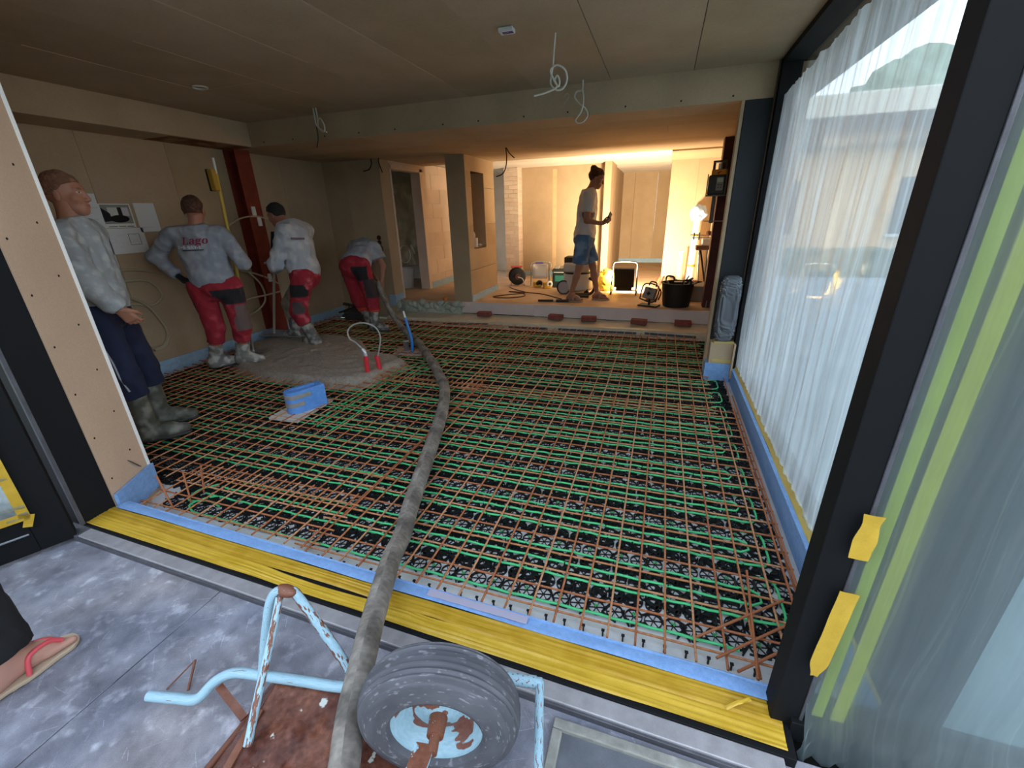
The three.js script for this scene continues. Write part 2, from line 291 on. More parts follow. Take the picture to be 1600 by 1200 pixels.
{ // film covered ledge in front of the step
  const g = thing('insulation_ledge', 'low ledge wrapped in creamy plastic film before the step', 'ledge');
  const n = 150, m = 8, P = [], I = [];
  for (let i = 0; i <= n; i++) for (let j = 0; j <= m; j++) { const x = -3.85 + 4.57 * i / n, t = j / m, w = fbm(x * 7, t * 2, 1.3, 3) * 0.022; const prof = t < 0.25 ? [-5.49, -0.1 + t * 4 * 0.085] : [-5.49 - (t - 0.25) / 0.75 * 0.39, -0.012 + (t - 0.25) * 0.02]; P.push(x, prof[1] + (j > 1 ? w * 0.6 : 0), prof[0] + (j < 4 ? w : 0)); }
  for (let i = 0; i < n; i++) for (let j = 0; j < m; j++) { const a = i * (m + 1) + j; I.push(a, a + m + 1, a + 1, a + 1, a + m + 1, a + m + 2); }
  const q = new THREE.BufferGeometry(); q.setAttribute('position', new THREE.Float32BufferAttribute(P, 3)); q.setIndex(I); q.computeVertexNormals();
  mesh('plastic_film', boxUV(q), std({ map: mottled('#cbbfa4', 0.05, 10, { repeat: 1 }), roughness: 0.3 }), g);
  mesh('insulation_core', bx(-3.84, 0.71, -0.1, -0.03, -5.88, -5.505), M.white, g);
  for (const [x0, x1] of [[-3.6, -3.1], [-2.9, -2.2], [-1.9, -1.35], [-1.2, -0.2], [-0.1, 0.5]]) mesh('dark_tape', bar([x0, -0.055 + rr(-0.01, 0.01), -5.472], [x1, -0.05 + rr(-0.015, 0.01), -5.472], 0.006, 0.028), std({ color: '#4c5260', roughness: 0.5 }), g);
}

// --- front sill, in line with the slightly skewed facade
const SK = -0.0214;
const skew = (g) => g.applyMatrix4(new THREE.Matrix4().makeRotationY(SK));
{
  const g = struct('trim_1', 'grey aluminium sill profile along the terrace edge', 'sill');
  mesh('profile', skew(bx(-2.62, 0.42, 0.0, 0.03, -0.885, -0.83, 0.004)), M.alu, g);
  mesh('profile_face', skew(bx(-2.6, 3.2, 0.0, 0.022, -0.832, -0.822, 0.002)), M.darkalu, g);
  mesh('track', skew(bx(-2.62, 0.45, -0.1, 0.034, -1.02, -0.885, 0.002)), M.black, g);
  mesh('end_cap', skew(bx(-2.66, -2.52, 0.0, 0.032, -0.885, -0.82, 0.003)), M.darkalu, g);
}
function crumpled(x0, x1, zf, yf, nx, nz, seedv) { // a strip along x; zf(x, t) and yf(x, t) with t 0..1 across; has thickness
  const P = [], I = [], th = 0.0012;
  for (let l = 0; l < 2; l++) for (let i = 0; i <= nx; i++) for (let j = 0; j <= nz; j++) { const x = mix(x0, x1, i / nx), t = j / nz; P.push(x, yf(x, t) - l * th, zf(x, t)); }
  const W = nz + 1, o = (nx + 1) * W;
  for (let i = 0; i < nx; i++) for (let j = 0; j < nz; j++) { const a = i * W + j; I.push(a, a + W, a + 1, a + 1, a + W, a + W + 1, o + a, o + a + 1, o + a + W, o + a + 1, o + a + W + 1, o + a + W); }
  for (let i = 0; i < nx; i++) for (const j of [0, nz]) { const a = i * W + j; j ? I.push(a, a + W, o + a, o + a, a + W, o + a + W) : I.push(a, o + a, a + W, o + a, o + a + W, a + W); }
  const q = new THREE.BufferGeometry(); q.setAttribute('position', new THREE.Float32BufferAttribute(P, 3)); q.setIndex(I); q.computeVertexNormals(); return boxUV(q);
}
{
  const slit = (x) => Math.max(0, 1 - ((x + 1.18) / 0.36) ** 2) * 0.014 + Math.max(0, 1 - ((x + 0.68) / 0.1) ** 2) * 0.006;
  const ya = (x, t) => 0.0365 + Math.abs(fbm(x * 1.6, t * 9, 2.2, 3)) * 0.012 + Math.max(0, n3(x * 0.7, t * 16, 8)) * 0.006;
  const zA = (x, t) => mix(-0.9, -0.965 + slit(x), t) + n3(x * 2.2, 1, 1) * 0.003, zB = (x, t) => mix(-0.958 - slit(x) * 0.6, -1.022, t);
  one('masking_tape', skew(crumpled(-2.6, 0.43, zA, ya, 260, 14)), M.yellow, 'wide yellow masking tape along the outer sill edge', 'tape');
  one('masking_tape', skew(crumpled(-2.6, 0.43, zB, (x, t) => ya(x + 5, t) + 0.002, 260, 14)), M.yellow2, 'wrinkled yellow masking tape next to the blue foam strip', 'tape');
  one('masking_tape', tf(crumpled(0, 0.1, (x, t) => t * 0.03, (x, t) => Math.sin(x * 40) * 0.006 + n3(x * 30, t * 3, 0) * 0.004, 20, 4), { p: [0.3, 0.05, -0.955], r: [0.2, 0.55, 0.1], s: [0.8, 1, 0.35] }), M.yellow, 'loose torn curl of yellow tape at the sill by the post', 'tape');
  one('edge_strip', skew(crumpled(-2.56, 0.45, (x, t) => mix(-1.016, -1.078, t) + n3(x * 2, 3, 1) * 0.003, (x, t) => 0.052 - t * t * 0.012 + n3(x * 2.5, t, 4) * 0.005, 120, 6)), M.blueFoam, 'light blue foam edge strip along the front sill', 'edge strip');
  one('edge_strip', skew(bx(-2.56, 0.7, -0.1, 0.045, -1.074, -1.064)), M.blueFoam, 'upright blue foam edge strip inside the front sill', 'edge strip');
  one('clear_tape', skew(tf(crumpled(-0.75, -0.35, (x, t) => mix(-1.03, -1.06, t), (x, t) => 0.056 + n3(x * 20, t * 3, 2) * 0.003, 30, 3), {})), phys({ color: '#cfc9da', roughness: 0.3, transmission: 0.4, thickness: 0 }), 'strip of clear tape with a loose end on the blue foam', 'tape');
}
{ // stone edged tray beside the wheelbarrow
  const g = thing('drain_tray', 'dark square tray with pale stone rim by the wheelbarrow', 'tray', [0.02, 0, -0.6]);
  mesh('rim', merge(bx(-0.19, 0.25, 0, 0.02, -0.2, -0.17, 0.005), bx(-0.19, -0.16, 0, 0.02, -0.17, 0.3, 0.005), bx(0.22, 0.25, 0, 0.02, -0.17, 0.3, 0.005), bx(-0.16, 0.22, 0, 0.02, 0.27, 0.3, 0.005)), std({ map: mottled('#8d8c84', 0.08, 12, { repeat: 3 }) }), g);
  mesh('tray', bx(-0.16, 0.22, 0, 0.006, -0.17, 0.27), std({ map: mottled('#5d6066', 0.05, 10, { repeat: 2 }), roughness: 0.6 }), g);
}
// ---------- glazing, plastic film, frames ----------
const streak = (u, v, n, m, s) => { // long upright creases: n across, m along the tile
  let r = 0, a = 0.6; for (let k = 0; k < 3; k++) { const N = n << k, Mm = m << k, x = (u + Math.sin(v * 6.283 * 2 + s) * 0.006) * N, y = v * Mm, i = Math.floor(x), j = Math.floor(y), fx = x - i, fy = y - j, sx = fx * fx * (3 - 2 * fx), sy = fy * fy * (3 - 2 * fy), w = (p, q) => ((p % q) + q) % q; r += a * (mix(mix(hash2(w(i, N), w(j, Mm), s + k), hash2(w(i + 1, N), w(j, Mm), s + k), sx), mix(hash2(w(i, N), w(j + 1, Mm), s + k), hash2(w(i + 1, N), w(j + 1, Mm), s + k), sx), sy) - 0.5); a *= 0.5; } return r; };
const filmTex = tex(512, 512, (u, v) => { const a = streak(u, v, 70, 3, 4), b = streak(u, v, 24, 2, 9), k = 0.5 + a * 0.5 + b * 0.4; return [k, k, k]; }, { srgb: false, repeat: 0.7 });
const filmRough = tex(512, 512, (u, v) => { const a = streak(u, v, 80, 3, 14), b = streak(u, v, 20, 2, 19), c = Math.max(0, streak(u, v, 120, 2, 31) - 0.16), k = clamp(0.82 + a * 0.3 + b * 0.3 + c * 1.6, 0.5, 1.3); return [k, k, k]; }, { srgb: false, repeat: 0.7 });
M.film = phys({ color: '#dbe5e8', roughness: 0.7, roughnessMap: filmRough, transmission: 0.94, thickness: 0, ior: 1.45, bumpMap: filmTex, bumpScale: 0.003 });
M.filmDark = phys({ color: '#c3d6d8', roughness: 0.64, roughnessMap: filmRough, transmission: 0.92, thickness: 0, ior: 1.45, bumpMap: filmTex, bumpScale: 0.003 });
function sheet(w, h, nx, ny, fn) { // thin wrinkled sheet in the xy plane, fn(u, v) -> [x, y, z]
  const g = new THREE.PlaneGeometry(w, h, nx, ny), p = g.attributes.position;
  for (let j = 0; j <= ny; j++) for (let i = 0; i <= nx; i++) { const q = fn(i / nx, 1 - j / ny), k = j * (nx + 1) + i; p.setXYZ(k, ...q); }
  g.computeVertexNormals(); const uv = g.attributes.uv; for (let i = 0; i < uv.count; i++) uv.setXY(i, uv.getX(i) * w, uv.getY(i) * h); return g;
}
{ // side glazing: frame, glass, film
  const g = struct('window_1', 'tall side window in a black frame', 'window');
  mesh('frame_bottom', bx(0.735, 0.83, -0.1, 0.03, -4.2, -1.6, 0.003), M.black, g);
  mesh('frame_top', bx(0.70, 0.83, HC - 0.035, HC + 0.1, -4.2, -1.0, 0.003), M.black, g);
  mesh('frame_stile', bx(0.70, 0.83, -0.1, HC, -4.2, -4.11, 0.003), M.black, g);
  mesh('glazing_bead', bx(0.69, 0.70, -0.05, HC, -4.2, -4.17, 0.002), std({ color: '#5a4a35', roughness: 0.5 }), g);
  mesh('pane', bx(0.775, 0.783, 0.02, HC, -4.12, -1.6), M.glass, g);
  const col = struct('corner_column', 'black clad corner column between the two glazed sides', 'column');
  mesh('cladding', bx(0.735, 0.85, -0.1, HC + 0.1, -1.62, -1.06, 0.003), M.black2, col);
  one('plastic_film', sheet(2.5, 2.25, 150, 60, (u, v) => { const z = mix(-4.13, -1.6, u), top = mix(2.15, 2.23, u) + n3(u * 14, 0, 3) * 0.03 + n3(u * 50, 0, 3) * 0.012, y = mix(0.0, top, v); const d = n3(u * 40, v * 2.5, 1) * 0.012 + n3(u * 90 + v * 3, v * 4, 2) * 0.005; return [0.745 + d - 0.012 * Math.sin(v * 3.1), y, z]; }), M.film, 'streaky clear plastic film hanging over the side window', 'plastic film');
  one('edge_strip', bx(0.705, 0.728, -0.1, 0.035, -4.1, -1.06, 0.003), M.blueFoam, 'blue foam edge strip along the side window', 'edge strip');
  one('masking_tape', tf(crumpled(-4.1, -1.1, (x, t) => -mix(0.727, 0.752, t) + n3(x * 2, 0, 0) * 0.006, (x, t) => 0.036 + t * 0.03 + n3(x * 4, t * 2, 3) * 0.006, 120, 4), { r: [0, -Math.PI / 2, 0] }), std({ map: mottled('#cfb765', 0.06, 9, { repeat: 2 }), roughness: 0.5 }), 'pale yellow tape running along the side window sill', 'tape');
}
{ // opening post and the front pane to the right of it
  const g = struct('window_2', 'black post and fixed front pane to the right of the opening', 'window');
  mesh('post', bx(0.42, 0.486, 0.0, HC + 0.1, -1.035, -0.965, 0.003), M.black, g);
  mesh('post_cover', bx(0.486, 0.494, 0.0, HC + 0.1, -1.0, -0.962, 0.002), M.darkalu, g);
  mesh('frame_bottom', bx(0.466, 3.2, 0.0, 0.07, -1.06, -0.95, 0.003), M.black, g);
  mesh('frame_top', bx(-2.75, 3.2, HC, HC + 0.12, -1.06, -0.94, 0.003), M.black, g);
  mesh('pane', bx(0.494, 3.2, 0.07, HC, -1.0, -0.992), M.glass, g);
  mesh('rail_dark', bx(0.494, 0.52, 0.07, HC, -1.05, -1.005), M.black2, g);
  one('masking_tape', bx(0.522, 0.548, 0.04, HC, -0.991, -0.988), std({ map: mottled('#d6cb3a', 0.04, 9, { repeat: 2 }), roughness: 0.5 }), 'upright greenish yellow tape nearer the black post, under the film', 'tape');
  one('masking_tape', bx(0.566, 0.598, 0.06, HC, -0.991, -0.988), std({ map: mottled('#dcc730', 0.04, 9, { repeat: 2, s: 3 }), roughness: 0.5 }), 'upright greenish yellow tape further from the post, under the film', 'tape');
  one('plastic_film', sheet(2.4, 2.4, 130, 70, (u, v) => { const x = 0.49 + Math.pow(u, 1.2) * 2.5, y = mix(-0.02, HC, v); const low = sstep(0.1, 0.0, v) * 0.05; const d = n3(u * 60, v * 2.2, 5) * 0.006 + n3(u * 22 + v * 5, v * 3, 2) * 0.006 + low * (0.75 + Math.abs(n3(u * 34, v * 24, 1)) * 1.4); return [x + low * n3(u * 30, v * 9, 4) * 0.5, y, Math.max(-0.972 + d, v < 0.05 ? -0.943 : -1)]; }), M.filmDark, 'bluish plastic film draped over the front pane beside the post', 'plastic film');
  one('masking_tape', tf(crumpled(0, 0.12, (x, t) => mix(-0.02, 0.02, t) * (1 + n3(x * 20, 0, 1) * 0.3), (x, t) => n3(x * 18, t, 2) * 0.004, 16, 4), { p: [0.486, 0.78, -0.945], r: [Math.PI / 2, 0, -1.6], o: 'YZX' }), M.yellow, 'short torn yellow tape on the black post, the upper piece', 'tape');
  one('masking_tape', tf(crumpled(0, 0.29, (x, t) => mix(-0.02, 0.02, t) * (1 - 0.6 * sstep(0.24, 0.29, x)) , (x, t) => n3(x * 10, t, 6) * 0.005, 24, 4), { p: [0.49, 0.56, -0.945], r: [Math.PI / 2, 0, -1.62], o: 'YZX' }), M.yellow, 'long torn yellow tape on the black post, the lower piece', 'tape');
}
{ // left post and the open door leaf
  const g = struct('trim_2', 'black door post at the left of the opening', 'door post');
  mesh('post', bx(-2.72, -2.565, 0.0, HC, -1.085, -0.95, 0.004), M.black, g); mesh('seal', bx(-2.58, -2.562, 0.0, HC, -0.95, -0.935, 0.002), M.darkalu, g);
  const d = thing('door_leaf', 'open black glass door leaf at the far left with film taped on', 'door', [-2.545, 0.02, -0.9], { turn: Math.atan2(-0.9, -0.42) });
  // local +x runs along the leaf, away from the hinge; local -z is the side seen from the terrace
  mesh('stile', cbx(0.12, 2.34, 0.07, 0.06, 1.17, 0, 0.004), M.black, d); mesh('stile', cbx(0.12, 2.34, 0.07, 0.99, 1.17, 0, 0.004), M.black, d);
  mesh('bottom_rail', cbx(0.81, 0.2, 0.07, 0.525, 0.1, 0, 0.004), M.black, d); mesh('top_rail', cbx(0.81, 0.1, 0.07, 0.525, 2.29, 0, 0.004), M.black, d);
  mesh('drip_bead', cbx(0.78, 0.008, 0.01, 0.52, 0.1, 0.036, 0.002), M.metal, d);
  mesh('drip_bead', cbx(0.78, 0.008, 0.01, 0.52, 0.1, -0.036, 0.002), M.metal, d);
  mesh('pane', cbx(0.81, 2.04, 0.02, 0.525, 1.22, 0), M.glass, d);
  for (const s of [1, -1]) mesh('plastic_film', sheet(0.84, 2.0, 60, 80, (u, v) => [0.1 + u * 0.84, 0.19 + v * (s > 0 ? 0.42 : 0.42), s * (0.045 + Math.abs(n3(u * 9, v * 12, s + 3)) * 0.02)]), M.film, d);
  for (const s of [1, -1]) { mesh('tape', cbx(0.84, 0.035, 0.002, 0.52, 0.195, s * 0.05), M.yellow, d); mesh('tape', cbx(0.035, 0.44, 0.002, 0.115, 0.41, s * 0.05), M.yellow, d); mesh('tape', tf(cbx(0.03, 0.06, 0.002), { p: [0.11, 0.17, s * 0.05], r: [0, 0, 0.4] }), M.yellow, d); }
}
{ // pier at the end of the side window
  const g = struct('wall_pier', 'narrow pier at the end of the side window, black panel over a tan box', 'pier');
  mesh('black_panel', bx(0.505, 0.735, 0.27, HR, -4.3, -4.2, 0.003), M.black2, g);
  mesh('board_edge', bx(0.478, 0.503, 0.0, HR, -4.3, -4.205, 0.002), M.board2, g);
  mesh('board_edge', bx(0.525, 0.538, 0.0, HR - 0.05, -4.56, -4.48, 0.002), M.board2, g);
  mesh('tan_box', bx(0.505, 0.69, 0.0, 0.27, -4.2, -4.1, 0.004), M.board2, g);
  mesh('side_board', bx(0.69, 0.705, -0.05, 0.27, -4.2, -4.05), M.board, g);
  mesh('tape_band', merge(bx(0.53, 0.692, 0.262, 0.282, -4.21, -4.094, 0.003), bx(0.53, 0.692, 0.085, 0.115, -4.2, -4.096, 0.003)), std({ map: mottled('#c3ad68', 0.05, 9, { repeat: 2 }) }), g);
  mesh('blue_foot', bx(0.48, 0.7, -0.1, 0.075, -4.3, -4.09, 0.004), M.blueFoam, g);
  const f = new THREE.SphereGeometry(0.5, 64, 90); const p = f.attributes.position;
  for (let i = 0; i < p.count; i++) { const x = p.getX(i), y = p.getY(i), z = p.getZ(i); const q = (c, e) => Math.sign(c) * Math.pow(Math.abs(c) * 2, e) / 2; const k = 1 + n3(x * 9, y * 9, z * 9) * 0.16 + Math.abs(n3(x * 16, y * 24, z * 16)) * 0.3; p.setXYZ(i, q(x, 0.45) * 0.15 * k, q(y, 0.45) * 0.58, q(z, 0.45) * 0.1 * k); }
  f.computeVertexNormals(); f.translate(0.6, 0.57, -4.12);
  one('wrapped_pack', f, std({ color: '#6d7076', roughness: 0.22, metalness: 0.35 }), 'long pack wrapped in crinkled silvery plastic on the pier', 'wrapped pack');
}
// --- outside, seen through the film
{
  const g = struct('eave', 'flat roof eave outside the side window', 'roof'); mesh('eave', bx(0.85, 1.3, 2.5, 2.68, -12.2, -0.2), std({ color: '#4a4a4c' }), g);
  mesh('roof_slab', bx(-5.4, 1.3, HC + 0.3, HC + 0.42, -12.2, -0.85), std({ color: '#4a4a4c' }), g);
  const y = struct('side_terrace', 'pale paving outside the side window', 'terrace'); mesh('paving', bx(0.95, 7, -0.31, -0.12, -11.5, -0.9), std({ map: mottled('#828c8e', 0.06, 8, { repeat: 0.4 }) }), y);
  const b = thing('neighbour_house', 'beige house with dark roof beyond the filmed window', 'house', [7, -0.3, -15]);
  mesh('facade', bx(-6.5, 9, 0, 3.05, -6, 0), std({ map: mottled('#e3bd8f', 0.05, 6, { repeat: 0.3 }) }), b);
  mesh('roof', bx(-6.8, 9.3, 3.05, 3.75, -6.3, 0.5, 0.05), std({ color: '#54463c' }), b); mesh('parapet', bx(-6.6, 9.1, 3.75, 4.3, -6.1, 0.2, 0.05), std({ color: '#e9dcc6' }), b);
  for (const x of [-5, -1.2, 2.6, 6]) { const w = mesh('window', bx(x, x + 1.5, 0.9, 2.3, -0.05, 0.02), std({ color: '#4b4a4a', roughness: 0.2 }), b); mesh('sill', bx(x - 0.05, x + 1.55, 0.82, 0.9, -0.02, 0.08), M.plaster, w); }
  for (const [x, z, r, lab] of [[3.6, -27, 2.5, 'pale green tree behind the beige house, first from the window pier'], [10.6, -28, 2.8, 'pale green tree behind the beige house, second from the window pier'], [17.9, -27, 2.7, 'pale green tree behind the beige house, farthest from the window pier']]) { const t = thing('garden_tree', lab, 'tree', [x, -0.3, z]); const q = new THREE.IcosahedronGeometry(r, 5), p = q.attributes.position; for (let i = 0; i < p.count; i++) { const X = p.getX(i), Y = p.getY(i), Z = p.getZ(i), k = 1 + n3(X * 0.8, Y * 0.8, Z * 0.8) * 0.3 + n3(X * 2.5, Y * 2.5, Z * 2.5) * 0.12; p.setXYZ(i, X * k * 1.1, Y * k * 1.1 + 4.8, Z * k); } q.computeVertexNormals(); mesh('crown', q, std({ map: mottled('#8d9c80', 0.12, 20, { repeat: 1 }), roughness: 1 }), t); mesh('trunk', cyl(0.3, 0.2, 3, 0, 1.5, 0, 12), std({ color: '#5b4a3c' }), t); }
  const h = thing('garden_hedge', 'low clipped hedge before the beige house', 'hedge', [6.5, -0.3, -12.5]);
  const q = new THREE.BoxGeometry(13, 0.7, 0.7, 90, 6, 6), p = q.attributes.position; for (let i = 0; i < p.count; i++) { const x = p.getX(i), yy = p.getY(i), z = p.getZ(i), k = n3(x * 3, yy * 5, z * 5) * 0.12; p.setXYZ(i, x, yy + 0.35 + k * 0.6, z + k); } q.computeVertexNormals();
  mesh('foliage', q, M.hedge = std({ map: mottled('#56684a', 0.12, 20, { repeat: 1 }), roughness: 1 }), h);
  // tall hedge closing the garden behind the photographer
  const h2 = thing('garden_hedge', 'tall hedge closing the garden opposite the opening', 'hedge', [-2, -0.3, 8.5]);
  const q2 = new THREE.BoxGeometry(26, 3.4, 1.2, 130, 18, 6), p2 = q2.attributes.position; for (let i = 0; i < p2.count; i++) { const x = p2.getX(i), yy = p2.getY(i), z = p2.getZ(i), k = n3(x * 2.5, yy * 3, z * 3) * 0.22; p2.setXYZ(i, x, yy + 1.7 + k * 0.6, z + k); } q2.computeVertexNormals(); mesh('foliage', q2, M.hedge, h2);
}
// ---------- heating panels, pipes, reinforcement ----------
{
  // openwork black ring of the clip panel: wall, six spokes, clips
  const R = 0.0325, prof = [[R - 0.0014, 0], [R + 0.0012, 0], [R + 0.0012, 0.011], [R - 0.0014, 0.011], [R - 0.0014, 0]];
  const ring = lathe(prof, 14), spoke = (a, h = 0.005) => tf(cbx(2 * R, h, 0.0026, 0, 0.006, 0), { r: [0, a, 0] });
  const post = (x, z, h = 0.03) => cbx(0.005, h, 0.005, x, h / 2, z);
  const ringA = merge(ring.clone(), spoke(0.2), spoke(0.2 + Math.PI / 3), spoke(0.2 + 2 * Math.PI / 3), cbx(0.006, 0.008, 0.06, R + 0.003, 0.005, 0), cbx(0.07, 0.006, 0.006, 0, 0.004, R + 0.004), post(-0.02, R, 0.024), post(0.02, R, 0.024));
  const ringB = merge(ringA.clone(), tf(ring.clone(), { p: [0.012, 0.006, 0.014], s: [0.75, 1, 0.75] }), spoke(0.9, 0.02), spoke(1.9, 0.02), tf(cbx(0.05, 0.014, 0.016), { p: [0.0, 0.008, -0.006], r: [0, 0.5, 0] }), tf(cbx(0.046, 0.014, 0.014), { p: [-0.01, 0.008, 0.016], r: [0, -0.8, 0] }), post(0, 0.01, 0.034), post(0.03, -0.02, 0.03));
  const ringC = merge(ringA.clone(), spoke(1.4, 0.016), tf(cbx(0.07, 0.012, 0.014), { p: [0, 0.006, -0.022] }), tf(cbx(0.07, 0.012, 0.01), { p: [0, 0.006, 0.026] }), post(0.01, -0.028, 0.032));
  const kinds = [ringA, ringB, ringC, ringB], P = thing('clip_mat', 'black openwork clip mat of rings covering the floor insulation', 'clip mat');
  const spots = [];
  for (let i = 0; ; i++) { const z = -1.31 - i * 0.0755; if (z < -5.42) break; for (let k = 0; ; k++) { const x = 0.62 - k * 0.0735; if (x < -4.76) break; if (z > -1.42 && x < -2.55) continue; if (x < -2.75 && z > -1.42) continue; spots.push([x, z, ((i % 4) + 4) % 4, Math.hypot(x, 1.4, z) * (1 + Math.abs(x + 0.3) * 0.1)]); } }
  spots.sort((a, b) => a[3] - b[3]);
  const rest = [[], [], [], []];
  spots.forEach(([x, z, k], n) => {
    if (n < 300) { const m = mesh('ring', kinds[k], M.blackPlastic, P); m.position.set(x, FM, z); m.rotation.y = (n % 6) * Math.PI / 3; }
    else rest[k].push([x, z]);
  });
  const q = new THREE.Matrix4();
  rest.forEach((l, k) => { if (!l.length) return; const im = new THREE.InstancedMesh(kinds[k], M.blackPlastic, l.length); im.name = 'further_rings'; im.userData.kind = 'stuff'; l.forEach(([x, z], i) => im.setMatrixAt(i, q.makeRotationY((i % 6) * Math.PI / 3).setPosition(x, FM, z))); im.castShadow = im.receiveShadow = true; P.add(im); });
  const clip = std({ color: '#4fae6c', roughness: 0.6 });
  const cl = []; for (let k = 0; k < 22; k++) for (let i = 0; i < 3; i++) if ((k + i) % 2 === 0) cl.push(tf(merge(cbx(0.018, 0.006, 0.004), cbx(0.004, 0.006, 0.014, 0.004)), { p: [0.62 - k * 0.0735, FM + 0.018, -1.31 - i * 0.302], r: [0, k, 0] }));
  mesh('green_clips', merge(...cl), clip, P).userData.kind = 'stuff';
  const stud = []; for (let x = -2.5; x < 0.6; x += 0.0735) stud.push(cbx(0.006, 0.03, 0.006, x, FM + 0.015, -1.195), cbx(0.012, 0.004, 0.01, x, FM + 0.03, -1.195)); mesh('edge_studs', merge(...stud), M.blackPlastic, P).userData.kind = 'stuff';
}
{ // green heating pipe, laid back and forth
  const g = thing('heating_pipe', 'bright green underfloor heating pipe snaking under the rusty mesh', 'heating pipe');
  const y = -0.074, r = 0.0058;
  const run = (z, x0, x1) => { const n = Math.round(Math.abs(x1 - x0) / 0.0735), p = []; for (let i = 0; i <= n; i++) { const x = mix(x0, x1, i / n); p.push([x, y + Math.cos(i * Math.PI) * 0.0028, z + n3(x * 3, z * 7, 0) * 0.004]); } return p; };
  const arc = (x, za, zb, s, n = 6) => { const p = [], c = (za + zb) / 2, R = Math.abs(za - zb) / 2; for (let i = 1; i < n; i++) { const a = Math.PI * i / n; p.push([x + s * Math.sin(a) * R, y, c + Math.cos(a) * (za - c)]); } return p; };
  for (let k = 0; k < 14; k++) {
    const zB = -1.41 - 0.302 * k, zC = zB - 0.0755, zA = zB - 0.151, zO = zB - 0.235; if (zA < -5.4) break;
    const xl = k === 0 ? -2.35 : k === 1 ? -4.0 : -4.66 + (k % 2) * 0.08;
    const p = [...run(zC, xl, 0.48), ...arc(0.48, zC, zA, 1), ...run(zA, 0.48, xl + 0.08)];
    mesh('pipe_run', tube(p, r, Math.round(p.length * 1.6), 6), M.pipe, g);
    const q = [...run(zB, xl - 0.04, 0.53), [0.575, y, zB - 0.012], [0.588, y, zB - 0.05], [0.586, y, zB - 0.12], [0.583, y, zO + 0.03], [0.565, y - 0.004, zO], [0.5, y - 0.014, zO - 0.004]];
    mesh('pipe_run', tube(q, r, Math.round(q.length * 1.6), 6), M.pipe, g);
  }
  mesh('pipe_run', tube(run(-1.262, -2.3, 0.4), r, 70, 6), M.pipe, g);
  for (let i = 0; i < 4; i++) { const x = -2.42 + i * 0.075, p = []; for (let j = 0; j <= 26; j++) p.push([x + n3(j * 0.3, i * 3, 5) * 0.008 + (j > 20 ? (j - 20) * 0.03 : 0), y + 0.013 + (j % 2) * 0.002, -2.3 - j * 0.065 + i * 0.03]); mesh('pipe_run', tube(p, r, 46, 6), M.pipe, g); }
  mesh('pipe_run', tube([[-2.3, y, -1.41], [-2.36, y, -1.36], [-2.37, y + 0.004, -1.3], [-2.3, y, -1.262]], r, 16, 6), M.pipe, g);
  mesh('pipe_run', tube([[-2.2, y, -1.34], [-2.3, y, -1.36], [-2.42, y + 0.005, -1.33], [-2.46, y, -1.42], [-2.4, y, -1.5]], r, 20, 6), M.pipe, g);
}
